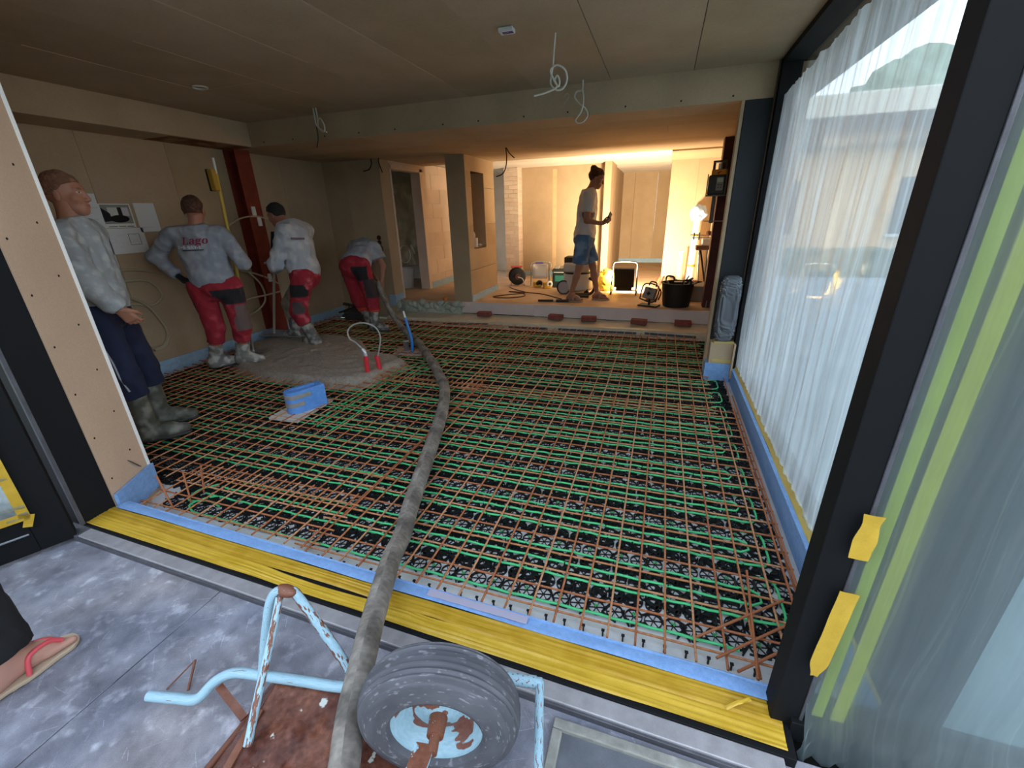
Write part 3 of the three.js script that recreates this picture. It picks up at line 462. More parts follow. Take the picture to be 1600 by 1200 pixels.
{ // welded steel mats
  const geos = new Map();
  const barGeo = (L) => { const k = L.toFixed(2); if (!geos.has(k)) { const g = new THREE.CylinderGeometry(0.0047, 0.0047, +k, 6); const uv = g.attributes.uv; for (let i = 0; i < uv.count; i++) uv.setXY(i, uv.getX(i) * 0.05, uv.getY(i) * L); geos.set(k, g); } return geos.get(k); };
  function mat(label, x0, x1, z0, z1, y, ox, oz, turn) { // x0 < x1, z0 > z1
    const cx = (x0 + x1) / 2, cz = (z0 + z1) / 2, g = thing('rebar_mesh', label, 'steel mesh', [cx, y, cz], { turn });
    const Lx = x1 - x0, Lz = z0 - z1;
    for (let k = 0; ; k++) { const z = -1.215 - 0.1 * k + oz; if (z < z1 + 0.01) break; if (z > z0 - 0.01) continue; const m = mesh('bar', barGeo(Lx), M.rust[k % 3], g); m.rotation.z = Math.PI / 2; m.position.set(0, rr(-0.001, 0.001), z - cz); m.rotation.y = rr(-0.0015, 0.0015); }
    for (let k = -3; ; k++) { const x = 0.345 - 0.1 * k + ox; if (x < x0 + 0.01) break; if (x > x1 - 0.01) continue; const m = mesh('bar', barGeo(Lz), M.rust[(k + 4) % 3], g); m.rotation.x = Math.PI / 2; m.position.set(x - cx, 0.0082, 0); m.rotation.z = rr(-0.002, 0.002); }
  }
  mat('rusty steel mesh nearest the black post, lit by the opening', -1.55, 0.67, -1.15, -3.38, -0.056, 0, 0, 0);
  mat('rusty steel mesh under the blue box, left of the hose', -4.74, -1.37, -1.43, -3.36, -0.043, 0.024, 0.012, 0.002);
  mat('rusty steel mesh before the step, right of the hose', -1.6, 0.52, -3.16, -5.44, -0.043, 0.012, -0.026, -0.002);
  mat('rusty steel mesh in the back left bay under the bending worker', -4.76, -1.42, -3.17, -5.42, -0.0295, -0.02, 0.022, 0.003);
  mat('small rusty steel mesh at the foot of the tan reveal', -2.62, -1.4, -1.17, -1.6, -0.03, -0.008, -0.004, 0.004);
  const loose = (a, b, label) => one('rebar_rod', rod(a, b, 0.005, 7), M.rust[1], label, 'steel rod');
  loose([0.25, -0.032, -1.235], [0.58, -0.032, -1.5], 'loose diagonal steel rod at the right corner, farthest from the sill');
  loose([0.31, -0.032, -1.172], [0.57, -0.032, -1.385], 'loose diagonal steel rod at the right corner, middle of three');
  loose([0.372, -0.032, -1.142], [0.52, -0.032, -1.26], 'loose diagonal steel rod at the right corner, nearest the sill');
  loose([0.43, -0.03, -1.13], [0.47, -0.03, -1.62], 'short loose steel rod crossing the three diagonal rods');
  loose([0.61, -0.03, -1.3], [0.64, -0.03, -4.0], 'long steel rod lying along the side window');
  loose([0.645, -0.03, -1.2], [0.662, -0.03, -3.6], 'long steel rod nearest the side window strip');
  loose([-2.405, -0.06, -1.238], [-2.49, 0.125, -1.262], 'upright steel rod by the tan reveal, nearest the sill');
  loose([-2.373, -0.06, -1.312], [-2.385, 0.125, -1.332], 'upright steel rod by the tan reveal, middle of three');
  loose([-2.38, -0.06, -1.395], [-2.345, 0.125, -1.405], 'upright steel rod by the tan reveal, farthest from the sill');
}
// --- things standing in the floor
M.concrete = std({ map: mottled('#9c9285', 0.07, 40, { repeat: 1.5, fine: 0.14, size: 512 }), roughness: 0.95 });
{ // heap of wet screed
  const out = [[-4.2, -3.12], [-3.6, -2.95], [-2.95, -2.95], [-2.5, -3.02], [-2.42, -3.3], [-2.4, -3.72], [-2.62, -3.82], [-2.95, -3.86], [-3.2, -4.1], [-3.4, -4.3], [-4.0, -4.4], [-4.62, -4.35], [-4.75, -3.9], [-4.6, -3.45]].map(([x, z]) => V(x, 0, z));
  const c = new THREE.CatmullRomCurve3(out, true), rim = c.getSpacedPoints(110), ctr = V(-3.6, 0, -3.62), N = 26, P = [], I = [];
  rim.forEach((p, i) => { for (let j = 0; j <= N; j++) { const t = j / N, x = mix(p.x, ctr.x, t), z = mix(p.z, ctr.z, t); const e = 1 + n3(p.x * 7, p.z * 7, 2) * 0.05 * (1 - t); const h = -0.085 + 0.095 * sstep(0, 0.11, t) + 0.02 * sstep(0.2, 1, t) + fbm(x * 9, z * 9, 1, 3) * 0.035 * sstep(0, 0.1, t) + n3(x * 60, z * 60, 5) * 0.006; P.push(ctr.x + (x - ctr.x) * e, h, ctr.z + (z - ctr.z) * e); } });
  for (let i = 0; i < rim.length - 1; i++) for (let j = 0; j < N; j++) { const a = i * (N + 1) + j, b = a + N + 1; I.push(a, b, a + 1, a + 1, b, b + 1); }
  const q = new THREE.BufferGeometry(); q.setAttribute('position', new THREE.Float32BufferAttribute(P, 3)); q.setIndex(I); q.computeVertexNormals();
  const nn = q.attributes.normal; let up = 0; for (let i = 0; i < nn.count; i++) up += nn.getY(i); if (up < 0) { q.setIndex(I.reverse()); q.computeVertexNormals(); }
  tag(one('screed_heap', boxUV(q), M.concrete, 'heap of wet grey brown screed spread over the mesh', 'screed'), null, null, null, 'stuff');
}
{ // blue box-out wrapped with tape
  const g = thing('blue_boxout', 'blue foam collar with grey tape standing on a white board', 'floor box', [-2.63, -0.036, -2.49], { turn: 1.15 });
  const a = 0.145, b = 0.062; const sh = (k) => { const s = new THREE.Shape(); s.absellipse(0, 0, a * k, b * k, 0, Math.PI * 2); return s; };
  const P = [], hgt = (x) => 0.15 + x * 0.12;
  const shape = new THREE.Shape(); shape.moveTo(-a + b, -b); shape.lineTo(a, -b * 0.8); shape.lineTo(a, b * 0.8); shape.lineTo(-a + b, b); shape.absarc(-a + b, 0, b, Math.PI / 2, Math.PI * 1.5, false);
  const hole = new THREE.Path(); hole.moveTo(-a + b, -b * 0.45); hole.lineTo(a * 0.72, -b * 0.4); hole.lineTo(a * 0.72, b * 0.4); hole.lineTo(-a + b, b * 0.45); hole.absarc(-a + b, 0, b * 0.45, Math.PI / 2, Math.PI * 1.5, false); shape.holes.push(hole);
  const ge = new THREE.ExtrudeGeometry(shape, { depth: 0.175, bevelEnabled: true, bevelSize: 0.004, bevelThickness: 0.004, bevelSegments: 2, curveSegments: 20 }); ge.rotateX(-Math.PI / 2);
  mesh('collar', boxUV(ge), std({ map: mottled('#5f95dd', 0.04, 20, { repeat: 3 }), roughness: 0.75 }), g);
  const band = (y0, y1, x1) => { const s2 = new THREE.Shape(); s2.moveTo(x1, -b - 0.004); s2.lineTo(x1, -b - 0.007); s2.lineTo(-a + b, -b - 0.007); s2.absarc(-a + b, 0, b + 0.007, Math.PI * 1.5, Math.PI * 0.5, true); s2.lineTo(-a + b, b + 0.004); s2.absarc(-a + b, 0, b + 0.004, Math.PI * 0.5, Math.PI * 1.5, false); const e = new THREE.ExtrudeGeometry(s2, { depth: y1 - y0, bevelEnabled: false, curveSegments: 16 }); e.rotateX(-Math.PI / 2); e.translate(0, y0, 0); return boxUV(e); };
  const tm = std({ map: mottled('#a9a8a4', 0.05, 10, { repeat: 4 }), roughness: 0.35, metalness: 0.3 });
  mesh('tape_band', band(0.12, 0.155, 0.03), tm, g); mesh('tape_band', band(0.055, 0.09, -0.03), tm, g);
  one('foam_board', tf(cbx(0.27, 0.02, 0.42), { p: [-2.675, -0.05, -2.48], r: [0, 0.04, 0] }), std({ map: mottled('#d8d0c6', 0.05, 10, { repeat: 3 }) }), 'white foam board under the blue collar', 'board');
}
{ // red sleeves with the grey cable
  const red = std({ color: '#d8323c', roughness: 0.5 });
  const a = thing('conduit_sleeve', 'taller red cable sleeve standing in the screed', 'conduit', [-2.575, -0.06, -3.24]);
  mesh('sleeve', tube([[0, 0, 0], [0.0, 0.12, 0], [0.006, 0.235, 0]], 0.022, 14, 12), red, a); mesh('white_foot', cyl(0.028, 0.024, 0.03, 0, 0.012, 0), M.white, a); mesh('tape_plug', tube([[0.006, 0.23, 0], [0.0, 0.27, 0], [-0.02, 0.3, 0]], 0.017, 10, 10), std({ color: '#c9cdd6', roughness: 0.3, metalness: 0.4 }), a);
  const b = thing('conduit_sleeve', 'shorter red cable sleeve right of the taller one', 'conduit', [-2.55, -0.06, -3.39]); mesh('sleeve', tube([[0, 0, 0], [0, 0.1, 0], [-0.012, 0.19, 0]], 0.023, 12, 12), red, b);
  const L = [[-2.6, 0.24, -3.25], [-2.68, 0.29, -3.26], [-2.75, 0.33, -3.27], [-2.76, 0.4, -3.28], [-2.7, 0.455, -3.3], [-2.6, 0.47, -3.33], [-2.5, 0.42, -3.36], [-2.48, 0.33, -3.38], [-2.52, 0.2, -3.39], [-2.56, 0.1, -3.39]];
  one('conduit_cable', merge(tube(L, 0.0075, 70, 8), tube([[-2.6, 0.24, -3.245], [-2.67, 0.31, -3.235], [-2.71, 0.325, -3.23]], 0.007, 12, 8)), std({ color: '#a9a9a6', roughness: 0.5 }), 'grey cable looping between the two red sleeves', 'cable');
  const p = thing('pipe_stub', 'short galvanised pipe stub beside the blue tube', 'pipe', [-2.665, -0.07, -4.09]); mesh('stub', lathe([[0.028, 0], [0.03, 0], [0.03, 0.14], [0.033, 0.14], [0.033, 0.15], [0.027, 0.15], [0.027, 0.02]], 18), M.metal, p);
  const t = thing('blue_tube', 'thin blue tube with a white tip standing upright', 'tube', [-2.58, -0.07, -4.06]); mesh('tube', tube([[0, 0, 0], [0.012, 0.16, 0], [-0.01, 0.3, 0], [-0.05, 0.42, -0.02]], 0.016, 24, 10), std({ color: '#2f7fd0', roughness: 0.4 }), t); mesh('tip', tube([[-0.048, 0.415, -0.02], [-0.07, 0.49, -0.03]], 0.011, 8, 10), M.white, t);
  one('foam_board', tf(cbx(0.34, 0.02, 0.24), { p: [-2.62, -0.05, -4.1], r: [0, 0.2, 0] }), std({ map: mottled('#b7aca6', 0.06, 10, { repeat: 3 }) }), 'pinkish grey board around the blue tube', 'board');
}
// ---------- wheelbarrow, upside down on the terrace ----------
const paintRust = (seedv, cover, rep = 3) => std({ map: tex(512, 512, (u, v) => { const k = sstep(-0.04, 0.03, tileNoise(u, v, 5, 5, seedv) + cover + tileNoise(u, v, 20, 3, seedv + 3) * 0.25), g = (rndAt(u, v, seedv) - 0.5) * 0.05 + tileNoise(u, v, 24, 3, seedv + 5) * 0.12; return [mix(0.46, 0.6, k) + g, mix(0.28, 0.735, k) + g, mix(0.2, 0.79, k) + g]; }, { repeat: rep }), roughness: 0.5 });
M.bluePaint = paintRust(2, 0.34); M.chipped = paintRust(5, 0.14, 2); M.mostlyRust = paintRust(8, -0.3, 2);
M.trayRust = std({ map: tex(512, 512, (u, v) => { const a = tileNoise(u, v, 7, 5, 3) * 0.3, b = tileNoise(u, v, 40, 3, 5) * 0.2, f = sstep(0.27, 0.33, tileNoise(u, v, 14, 4, 17)); return [mix(0.4 + a + b, 0.78, f), mix(0.245 + a * 0.75 + b * 0.8, 0.8, f), mix(0.195 + a * 0.55 + b * 0.7, 0.76, f)]; }, { repeat: 2 }), roughnessMap: tex(256, 256, (u, v) => { const k = 0.55 + tileNoise(u, v, 12, 4, 9) * 1.3; return [k, k, k]; }, { srgb: false, repeat: 2 }), roughness: 0.75 });
{
  const g = thing('wheelbarrow', 'upturned rusty wheelbarrow with pale blue tube frame and fat tyre', 'wheelbarrow');
  const T = 0.0145;
  // tray, bottom up: sloping sides down to a rolled rim
  const bot = [[-0.955, 0.135, -0.575], [-0.5, 0.135, -0.65], [-0.38, 0.135, -0.1], [-0.82, 0.135, -0.05]], rim = [[-1.05, 0.02, -0.62], [-0.4, 0.02, -0.74], [-0.28, 0.02, 0.04], [-0.96, 0.02, 0.06]];
  { const P = [], I = [], N = 10, q = (a, b, t) => a.map((v, i) => mix(v, b[i], t)); // bottom
    for (let i = 0; i <= N; i++) for (let j = 0; j <= N; j++) { const p = q(q(bot[0], bot[1], i / N), q(bot[3], bot[2], i / N), j / N); P.push(p[0], p[1] + n3(i, j, 3) * 0.002, p[2]); }
    for (let i = 0; i < N; i++) for (let j = 0; j < N; j++) { const a = i * (N + 1) + j; I.push(a, a + 1, a + N + 1, a + 1, a + N + 2, a + N + 1); }
    const mk = () => { const m = new THREE.BufferGeometry(); m.setAttribute('position', new THREE.Float32BufferAttribute(P, 3)); m.setIndex(I); m.computeVertexNormals(); return boxUV(m); };
    const slab = (a, b, c, d, t = 0.004) => { const n = V(...b).sub(V(...a)).cross(V(...d).sub(V(...a))).normalize().multiplyScalar(t); const Q = [a, b, c, d].map((p) => V(...p)), pts = [...Q, ...Q.map((p) => p.clone().sub(n))].flatMap((p) => [p.x, p.y, p.z]); const m = new THREE.BufferGeometry(); m.setAttribute('position', new THREE.Float32BufferAttribute(pts, 3)); m.setIndex([0, 1, 2, 0, 2, 3, 4, 6, 5, 4, 7, 6, 0, 4, 5, 0, 5, 1, 1, 5, 6, 1, 6, 2, 2, 6, 7, 2, 7, 3, 3, 7, 4, 3, 4, 0]); const f = m.toNonIndexed(); f.computeVertexNormals(); return boxUV(f); };
    const tray = mesh('tray', merge(mk(), ...[0, 1, 2, 3].map((k) => slab(bot[k], rim[k], rim[(k + 1) % 4], bot[(k + 1) % 4]))), M.trayRust, g);
    mesh('rolled_rim', tube([...rim, rim[0]].map((p) => [p[0], 0.012, p[2]]), 0.011, 60, 8), M.mostlyRust, tray);
    mesh('seam', bar([-0.935, 0.14, -0.5], [-0.83, 0.14, -0.1], 0.02, 0.006), M.mostlyRust, tray);
  }
  mesh('handle_tube', tube([[-1.338, 0.08, -0.453], [-1.25, 0.08, -0.473], [-1.185, 0.083, -0.49], [-1.15, 0.118, -0.528], [-1.1, 0.143, -0.553], [-1.0, 0.15, -0.572], [-0.87, 0.152, -0.594], [-0.74, 0.155, -0.615], [-0.6, 0.165, -0.66], [-0.464, 0.175, -0.717], [-0.35, 0.19, -0.75], [-0.2, 0.2, -0.763]], T, 90, 14), M.bluePaint, g);
  mesh('handle_tube', tube([[-1.3, 0.08, 0.2], [-1.15, 0.083, 0.14], [-1.05, 0.15, 0.06], [-0.8, 0.16, -0.02], [-0.5, 0.18, -0.2], [-0.37, 0.25, -0.36], [-0.36, 0.28, -0.44]], T, 60, 14), M.bluePaint, g);
  mesh('leg', tube([[-0.995, 0.16, -0.57], [-0.99, 0.28, -0.612], [-0.98, 0.375, -0.648], [-0.962, 0.402, -0.66], [-0.935, 0.405, -0.668]], T * 0.9, 40, 12), M.bluePaint, g);
  mesh('leg', tube([[-0.888, 0.148, -0.42], [-0.91, 0.23, -0.5], [-0.935, 0.33, -0.6], [-0.95, 0.39, -0.655]], T * 0.75, 30, 12), M.chipped, g);
  mesh('leg', tube([[-0.955, 0.405, -0.663], [-0.915, 0.402, -0.674], [-0.895, 0.37, -0.675], [-0.82, 0.27, -0.665], [-0.742, 0.165, -0.65]], T * 0.95, 40, 12), M.chipped, g);
  mesh('foot_weld', tf(new THREE.SphereGeometry(0.021, 14, 10), { p: [-0.935, 0.405, -0.668], s: [1.7, 0.8, 0.9] }), M.mostlyRust, g);
  mesh('brace', bar([-1.14, 0.1, -0.53], [-1.02, 0.06, -0.5], 0.02, 0.008), M.mostlyRust, g);
  mesh('front_bumper', merge(tube([[-0.36, 0.19, -0.75], [-0.28, 0.195, -0.755], [-0.215, 0.2, -0.762]], 0.016, 12, 12), tube([[-0.205, 0.2, -0.765], [-0.19, 0.2, -0.7], [-0.165, 0.2, -0.6], [-0.14, 0.2, -0.48], [-0.2, 0.2, -0.38]], 0.0115, 30, 12)), paintRust(12, 0.12, 5), g);
  // wheel
  const a = V(0.27, 0.0, 0.963).normalize(), Q = new THREE.Quaternion().setFromUnitVectors(V(0, 1, 0), a), W = V(-0.406, 0.28, -0.575);
  const put = (ge) => { ge.applyQuaternion(Q); ge.translate(W.x, W.y, W.z); return ge; };
  const prof = []; prof.push([0.108, 0.036]); for (let i = 0; i <= 48; i++) { const t = i / 48, ang = Math.PI * (0.5 - t) * 1.18, c = Math.cos(ang), s = Math.sin(ang); let r = 0.135 + 0.058 * Math.sign(c) * Math.pow(Math.abs(c), 0.72), y = 0.056 * Math.sign(s) * Math.pow(Math.abs(s), 0.8); if (Math.abs(y) < 0.047 && c > 0.2) r += 0.0036 * Math.sign(Math.cos(y * 480)); prof.push([r, y]); } prof.push([0.108, -0.036]);
  const tyre = put(lathe(prof, 72));
  const wheel = mesh('tyre', tyre, std({ map: tex(512, 512, (u, v) => { const k = tileNoise(u, v, 10, 5, 6) * 0.13, w = sstep(0.14, 0.3, tileNoise(u, v, 60, 3, 8)) * 0.16; return [0.33 + k + w, 0.33 + k + w, 0.35 + k + w]; }, { repeat: 1 }), roughness: 0.7 }), g);
  const rimM = std({ map: tex(512, 512, (u, v) => { const k = sstep(-0.02, 0.0, tileNoise(u, v, 5, 4, 31) + 0.03), gr = tileNoise(u, v, 50, 2, 4) * 0.1; return [mix(0.47, 0.6, k) + gr, mix(0.3, 0.73, k) + gr, mix(0.25, 0.78, k) + gr]; }), roughness: 0.5 });
  mesh('rim', put(lathe([[0.022, 0.014], [0.04, 0.008], [0.06, 0.002], [0.078, 0.004], [0.086, 0.02], [0.1, 0.036], [0.112, 0.043], [0.115, 0.038], [0.106, 0.03], [0.1, 0.0], [0.106, -0.03], [0.114, -0.04]], 48)), rimM, g);
  mesh('hub', put(merge(cyl(0.024, 0.02, 0.07, 0, 0.02, 0, 18), cyl(0.012, 0.012, 0.12, 0, 0.03, 0, 12))), M.mostlyRust, g);
  mesh('fork_plate', merge(bar([-0.403, 0.285, -0.5], [-0.39, 0.3, -0.4], 0.045, 0.006, [0, 1, 0.3]), bar([-0.39, 0.3, -0.4], [-0.37, 0.26, -0.3], 0.045, 0.006, [0, 1, -0.3])), paintRust(9, -0.1, 6), g);
  const br = thing('wire_bracket', 'thin rusty bent bracket lying by the wheelbarrow handle', 'bracket', [-1.34, 0, -0.54]);
  mesh('bracket', merge(rod([-0.04, 0.004, 0.03], [-0.02, 0.03, -0.06], 0.0025), rod([-0.02, 0.03, -0.06], [0.03, 0.004, 0.01], 0.004)), M.mostlyRust, br);
}
{ // the pump hose: over the barrow, over the sill, across the mesh to the bending worker
  const pts = [[-0.5, 0.2, -0.25], [-0.585, 0.205, -0.425], [-0.64, 0.213, -0.522], [-0.688, 0.214, -0.626], [-0.748, 0.2, -0.751], [-0.841, 0.15, -0.94], [-0.934, 0.095, -1.138], [-1.01, 0.035, -1.33], [-1.09, 0.012, -1.52], [-1.201, 0.012, -1.848], [-1.33, 0.012, -2.24], [-1.445, 0.012, -2.572], [-1.587, 0.012, -2.908], [-1.7, 0.012, -3.12], [-1.889, 0.012, -3.377], [-2.08, 0.012, -3.63], [-2.303, 0.014, -3.9], [-2.6, 0.016, -4.24], [-2.85, 0.03, -4.46], [-3.05, 0.12, -4.6], [-3.2, 0.23, -4.68], [-3.32, 0.36, -4.76], [-3.43, 0.53, -4.82], [-3.47, 0.6, -4.86]];
  const c = new THREE.CatmullRomCurve3(pts.map((p) => V(...p)), false, 'centripetal'), n = 240, rad = 16, g = new THREE.TubeGeometry(c, n, 1, rad, false), p = g.attributes.position;
  for (let i = 0; i <= n; i++) { const t = i / n, q = c.getPointAt(t), z = -q.z; let r = z < 2.2 ? mix(0.037, 0.045, sstep(0.4, 2, z)) : mix(0.045, 0.036, sstep(3.6, 4.6, z)); if (Math.abs(z - 4.3) < 0.12) r += 0.012; r += n3(t * 90, 0, 2) * 0.001; for (let k = 0; k <= rad; k++) { const o = i * (rad + 1) + k, v = V(p.getX(o), p.getY(o), p.getZ(o)).sub(q).normalize().multiplyScalar(r).add(q); p.setXYZ(o, v.x, v.y, v.z); } }
  const uv = g.attributes.uv; for (let i = 0; i < uv.count; i++) uv.setXY(i, uv.getX(i) * 6.2, uv.getY(i) * 0.3);
  const t = thing('pump_hose', 'thick dusty black screed hose crossing the mesh', 'hose');
  mesh('hose', g, std({ map: tex(512, 256, (u, v) => { const k = tileNoise(u, v, 9, 5, 3) * 0.5 + tileNoise(u * 2, v, 50, 3, 5) * 0.2, w = Math.max(0, tileNoise(u, v, 5, 3, 12)) * 0.3; return [0.45 + k * 0.8 + w, 0.425 + k * 0.78 + w * 0.93, 0.395 + k * 0.72 + w * 0.75]; }, { repeat: 1 }), roughness: 0.75 }), t);
  mesh('end_cap', tf(new THREE.CircleGeometry(0.037, 16), { p: [-0.5, 0.2, -0.25] }), M.rubber, t);
}
// ---------- ceiling cables and fittings ----------
function coil(c, R, turns, ax) { const p = []; for (let i = 0; i <= turns * 14; i++) { const a = i / 14 * Math.PI * 2, k = R * (1 - 0.12 * i / (turns * 14)); p.push([c[0] + Math.cos(a + ax) * k, c[1] + Math.sin(a + ax) * k, c[2] + Math.sin(a * 0.5) * 0.03]); } return p; }
one('ceiling_cable', tube([[-0.712, HC, -3.05], [-0.72, 2.3, -3.05], [-0.727, 2.215, -3.05], [-0.735, 2.17, -3.05], [-0.74, 2.13, -3.06], [-0.71, 2.1, -3.07], [-0.67, 2.1, -3.07], [-0.64, 2.14, -3.06], [-0.65, 2.19, -3.04], [-0.7, 2.215, -3.03], [-0.735, 2.195, -3.03], [-0.72, 2.15, -3.04], [-0.69, 2.11, -3.05], [-0.685, 2.14, -3.06], [-0.7, 2.17, -3.06], [-0.715, 2.15, -3.06], [-0.7, 2.11, -3.05], [-0.76, 2.085, -3.04], [-0.839, 2.071, -3.03]], 0.0055, 150, 8), M.cableWhite, 'white cable tied in a round knot, largest of the ceiling cables', 'cable');
one('ceiling_cable', tube([[-0.727, HC, -4.1], [-0.727, 2.33, -4.1], [-0.735, 2.31, -4.1], [-0.775, 2.305, -4.1], [-0.79, 2.27, -4.1], [-0.75, 2.22, -4.1], [-0.7, 2.18, -4.1], [-0.68, 2.13, -4.1], [-0.71, 2.085, -4.09], [-0.76, 2.08, -4.09], [-0.775, 2.1, -4.09], [-0.73, 2.16, -4.085], [-0.715, 2.23, -4.085], [-0.725, 2.31, -4.09]], 0.006, 120, 8), M.cableWhite, 'thin white cable hung in a figure of eight at the beam', 'cable');
{ const t = thing('ceiling_cable', 'white cable loop with a black lead at the left of the beam', 'cable'); mesh('white_cable', merge(tube([[-3.29, HC, -3.96], [-3.29, 2.3, -3.96], [-3.285, 2.24, -3.96], [-3.25, 2.2, -3.96], [-3.2, 2.175, -3.95], [-3.19, 2.19, -3.95], [-3.19, 2.24, -3.95], [-3.225, 2.29, -3.95], [-3.26, 2.27, -3.96], [-3.265, 2.22, -3.96], [-3.22, 2.19, -3.96], [-3.17, 2.17, -3.95]], 0.0065, 90, 8), tube([[-3.262, HC, -3.96], [-3.258, 2.32, -3.96], [-3.265, 2.25, -3.96]], 0.0065, 16, 8)), M.cableWhite, t); mesh('black_lead', tube([[-3.3, 2.36, -3.97], [-3.295, 2.22, -3.97], [-3.3, 2.12, -3.97], [-3.33, 2.05, -3.97]], 0.0055, 24, 8), M.cableBlack, t); }
one('ceiling_lead', merge(tube([[-1.944, HR + 0.005, -5.69], [-1.935, 2.05, -5.69], [-1.955, 1.92, -5.69], [-2.0, 1.86, -5.69], [-2.08, 1.834, -5.69]], 0.007, 30, 8), tube([[-1.94, HR + 0.005, -5.69], [-1.9, 2.09, -5.69], [-1.832, 2.03, -5.69]], 0.006, 16, 8)), M.cableBlack, 'forked black lead hanging before the lit back room', 'cable');
one('ceiling_lead', tube([[-3.95, HR + 0.005, -5.75], [-3.955, 2.08, -5.75], [-4.0, 2.02, -5.75], [-4.1, 2.0, -5.75]], 0.007, 24, 8), M.cableBlack, 'short black lead left of the toilet doorway corner', 'cable');
one('ceiling_lead', tube([[-3.83, HR + 0.005, -5.76], [-3.83, 2.1, -5.75], [-3.815, 2.04, -5.75], [-3.79, 1.97, -5.75]], 0.008, 24, 8), M.cableBlack, 'short black lead on the right of the toilet doorway corner', 'cable');
one('ceiling_ring', tf(new THREE.TorusGeometry(0.05, 0.007, 8, 28), { p: [-3.55, HC - 0.004, -3.02], r: [Math.PI / 2, 0, 0] }), M.cableWhite, 'small pale ring of a downlight hole in the ceiling', 'downlight ring');
{ const c = document.createElement('canvas'); c.width = 128; c.height = 64; const x = c.getContext('2d'); x.fillStyle = '#e9eaea'; x.fillRect(0, 0, 128, 64); x.fillStyle = '#1f2f7a'; x.fillRect(26, 12, 100, 40); x.fillStyle = '#ffffff'; x.font = 'bold 20px sans-serif'; x.fillText('= / Y', 38, 40); const t = new THREE.CanvasTexture(c); t.colorSpace = THREE.SRGBColorSpace;
  const g = thing('ceiling_box', 'small blue and white box fixed to the ceiling', 'junction box', [-0.955, HC - 0.012, -2.87]); mesh('body', cbx(0.085, 0.02, 0.06, 0, 0, 0, 0.003), M.whitePlastic, g); mesh('print', tf(new THREE.PlaneGeometry(0.08, 0.055), { p: [0, -0.0112, 0], r: [Math.PI / 2, 0, 0] }), std({ map: t, roughness: 0.5 }), g); }
// ---------- left wall: drawings, cable loops, red column ----------
function sheetPaper(label, z0, z1, y0, y1, draw, skewz = 0) {
  const c = document.createElement('canvas'); c.width = 256; c.height = 256; const x = c.getContext('2d'); x.fillStyle = '#dfe1e0'; x.fillRect(0, 0, 256, 256); draw(x); const t = new THREE.CanvasTexture(c); t.colorSpace = THREE.SRGBColorSpace;
  const g = new THREE.BoxGeometry(z0 - z1, y1 - y0, 0.002); g.rotateZ(skewz); g.rotateY(Math.PI / 2); g.translate(-4.836, (y0 + y1) / 2, (z0 + z1) / 2);
  return one('wall_drawing', g, std({ map: t, roughness: 0.85 }), label, 'drawing');
}
const lines = (x, n, a = 0.35) => { x.strokeStyle = 'rgba(70,80,95,' + a + ')'; for (let i = 0; i < n; i++) { x.beginPath(); const px = 30 + rnd() * 180, py = 40 + rnd() * 160; x.moveTo(px, py); rnd() < 0.5 ? x.lineTo(px + rr(15, 60), py) : x.lineTo(px, py + rr(15, 50)); x.stroke(); } };
sheetPaper('tall white plan sheet behind the nearest worker', -2.48, -2.79, 1.02, 1.655, (x) => lines(x, 40));
sheetPaper('printed picture of a dark interior taped to the wall', -2.79, -3.05, 1.365, 1.575, (x) => { x.fillStyle = '#8f8f86'; x.fillRect(10, 12, 236, 200); x.fillStyle = '#c9cfc6'; x.fillRect(60, 40, 90, 90); x.fillStyle = '#cfcad0'; x.fillRect(170, 40, 60, 90); x.fillStyle = '#1c1a1d'; x.beginPath(); x.moveTo(10, 40); x.lineTo(70, 100); x.lineTo(80, 180); x.lineTo(10, 190); x.fill(); x.fillStyle = '#241318'; x.fillRect(140, 40, 34, 110); x.fillStyle = '#120b0f'; x.beginPath(); x.ellipse(140, 160, 78, 40, 0, 0, 7); x.fill(); x.fillStyle = '#a58a2e'; x.fillRect(110, 236, 60, 10); x.fillStyle = '#555'; x.fillRect(30, 238, 70, 8); x.fillRect(180, 238, 60, 8); });
sheetPaper('white floor plan sheet under the printed picture', -2.78, -3.1, 1.135, 1.36, (x) => { lines(x, 30); x.strokeStyle = '#3a4450'; x.lineWidth = 3; x.strokeRect(140, 60, 76, 110); });
sheetPaper('blank white sheet farthest right on the left wall', -3.08, -3.27, 1.32, 1.582, (x) => { x.strokeStyle = 'rgba(90,90,100,.5)'; x.beginPath(); x.moveTo(50, 218); x.lineTo(190, 214); x.stroke(); });
M.cableBeige = std({ color: '#b3a589', roughness: 0.5 });
{ const X = -4.815; one('wall_cable', merge(tube([[X, 0.99, -2.6], [X, 0.985, -2.88], [X, 0.93, -3.1], [X, 0.86, -3.3], [X, 0.8, -3.42]], 0.011, 40, 8), tube([[X, 0.86, -2.55], [X, 0.89, -2.77], [X, 0.858, -2.99], [X + 0.01, 0.72, -3.06], [X, 0.636, -2.98], [X, 0.67, -2.8], [X, 0.72, -2.6]], 0.012, 50, 8), tube([[X, 0.8, -2.6], [X + 0.02, 0.68, -2.85], [X + 0.02, 0.49, -2.96], [X, 0.33, -3.0], [X, 0.22, -2.93], [X, 0.22, -2.8], [X, 0.3, -2.66]], 0.012, 50, 8), tube([[X + 0.02, 0.3, -3.0], [X, 0.2, -2.93], [X, 0.19, -2.83]], 0.012, 12, 8)), M.cableBeige, 'beige cable hanging in loops low on the left wall', 'cable'); }
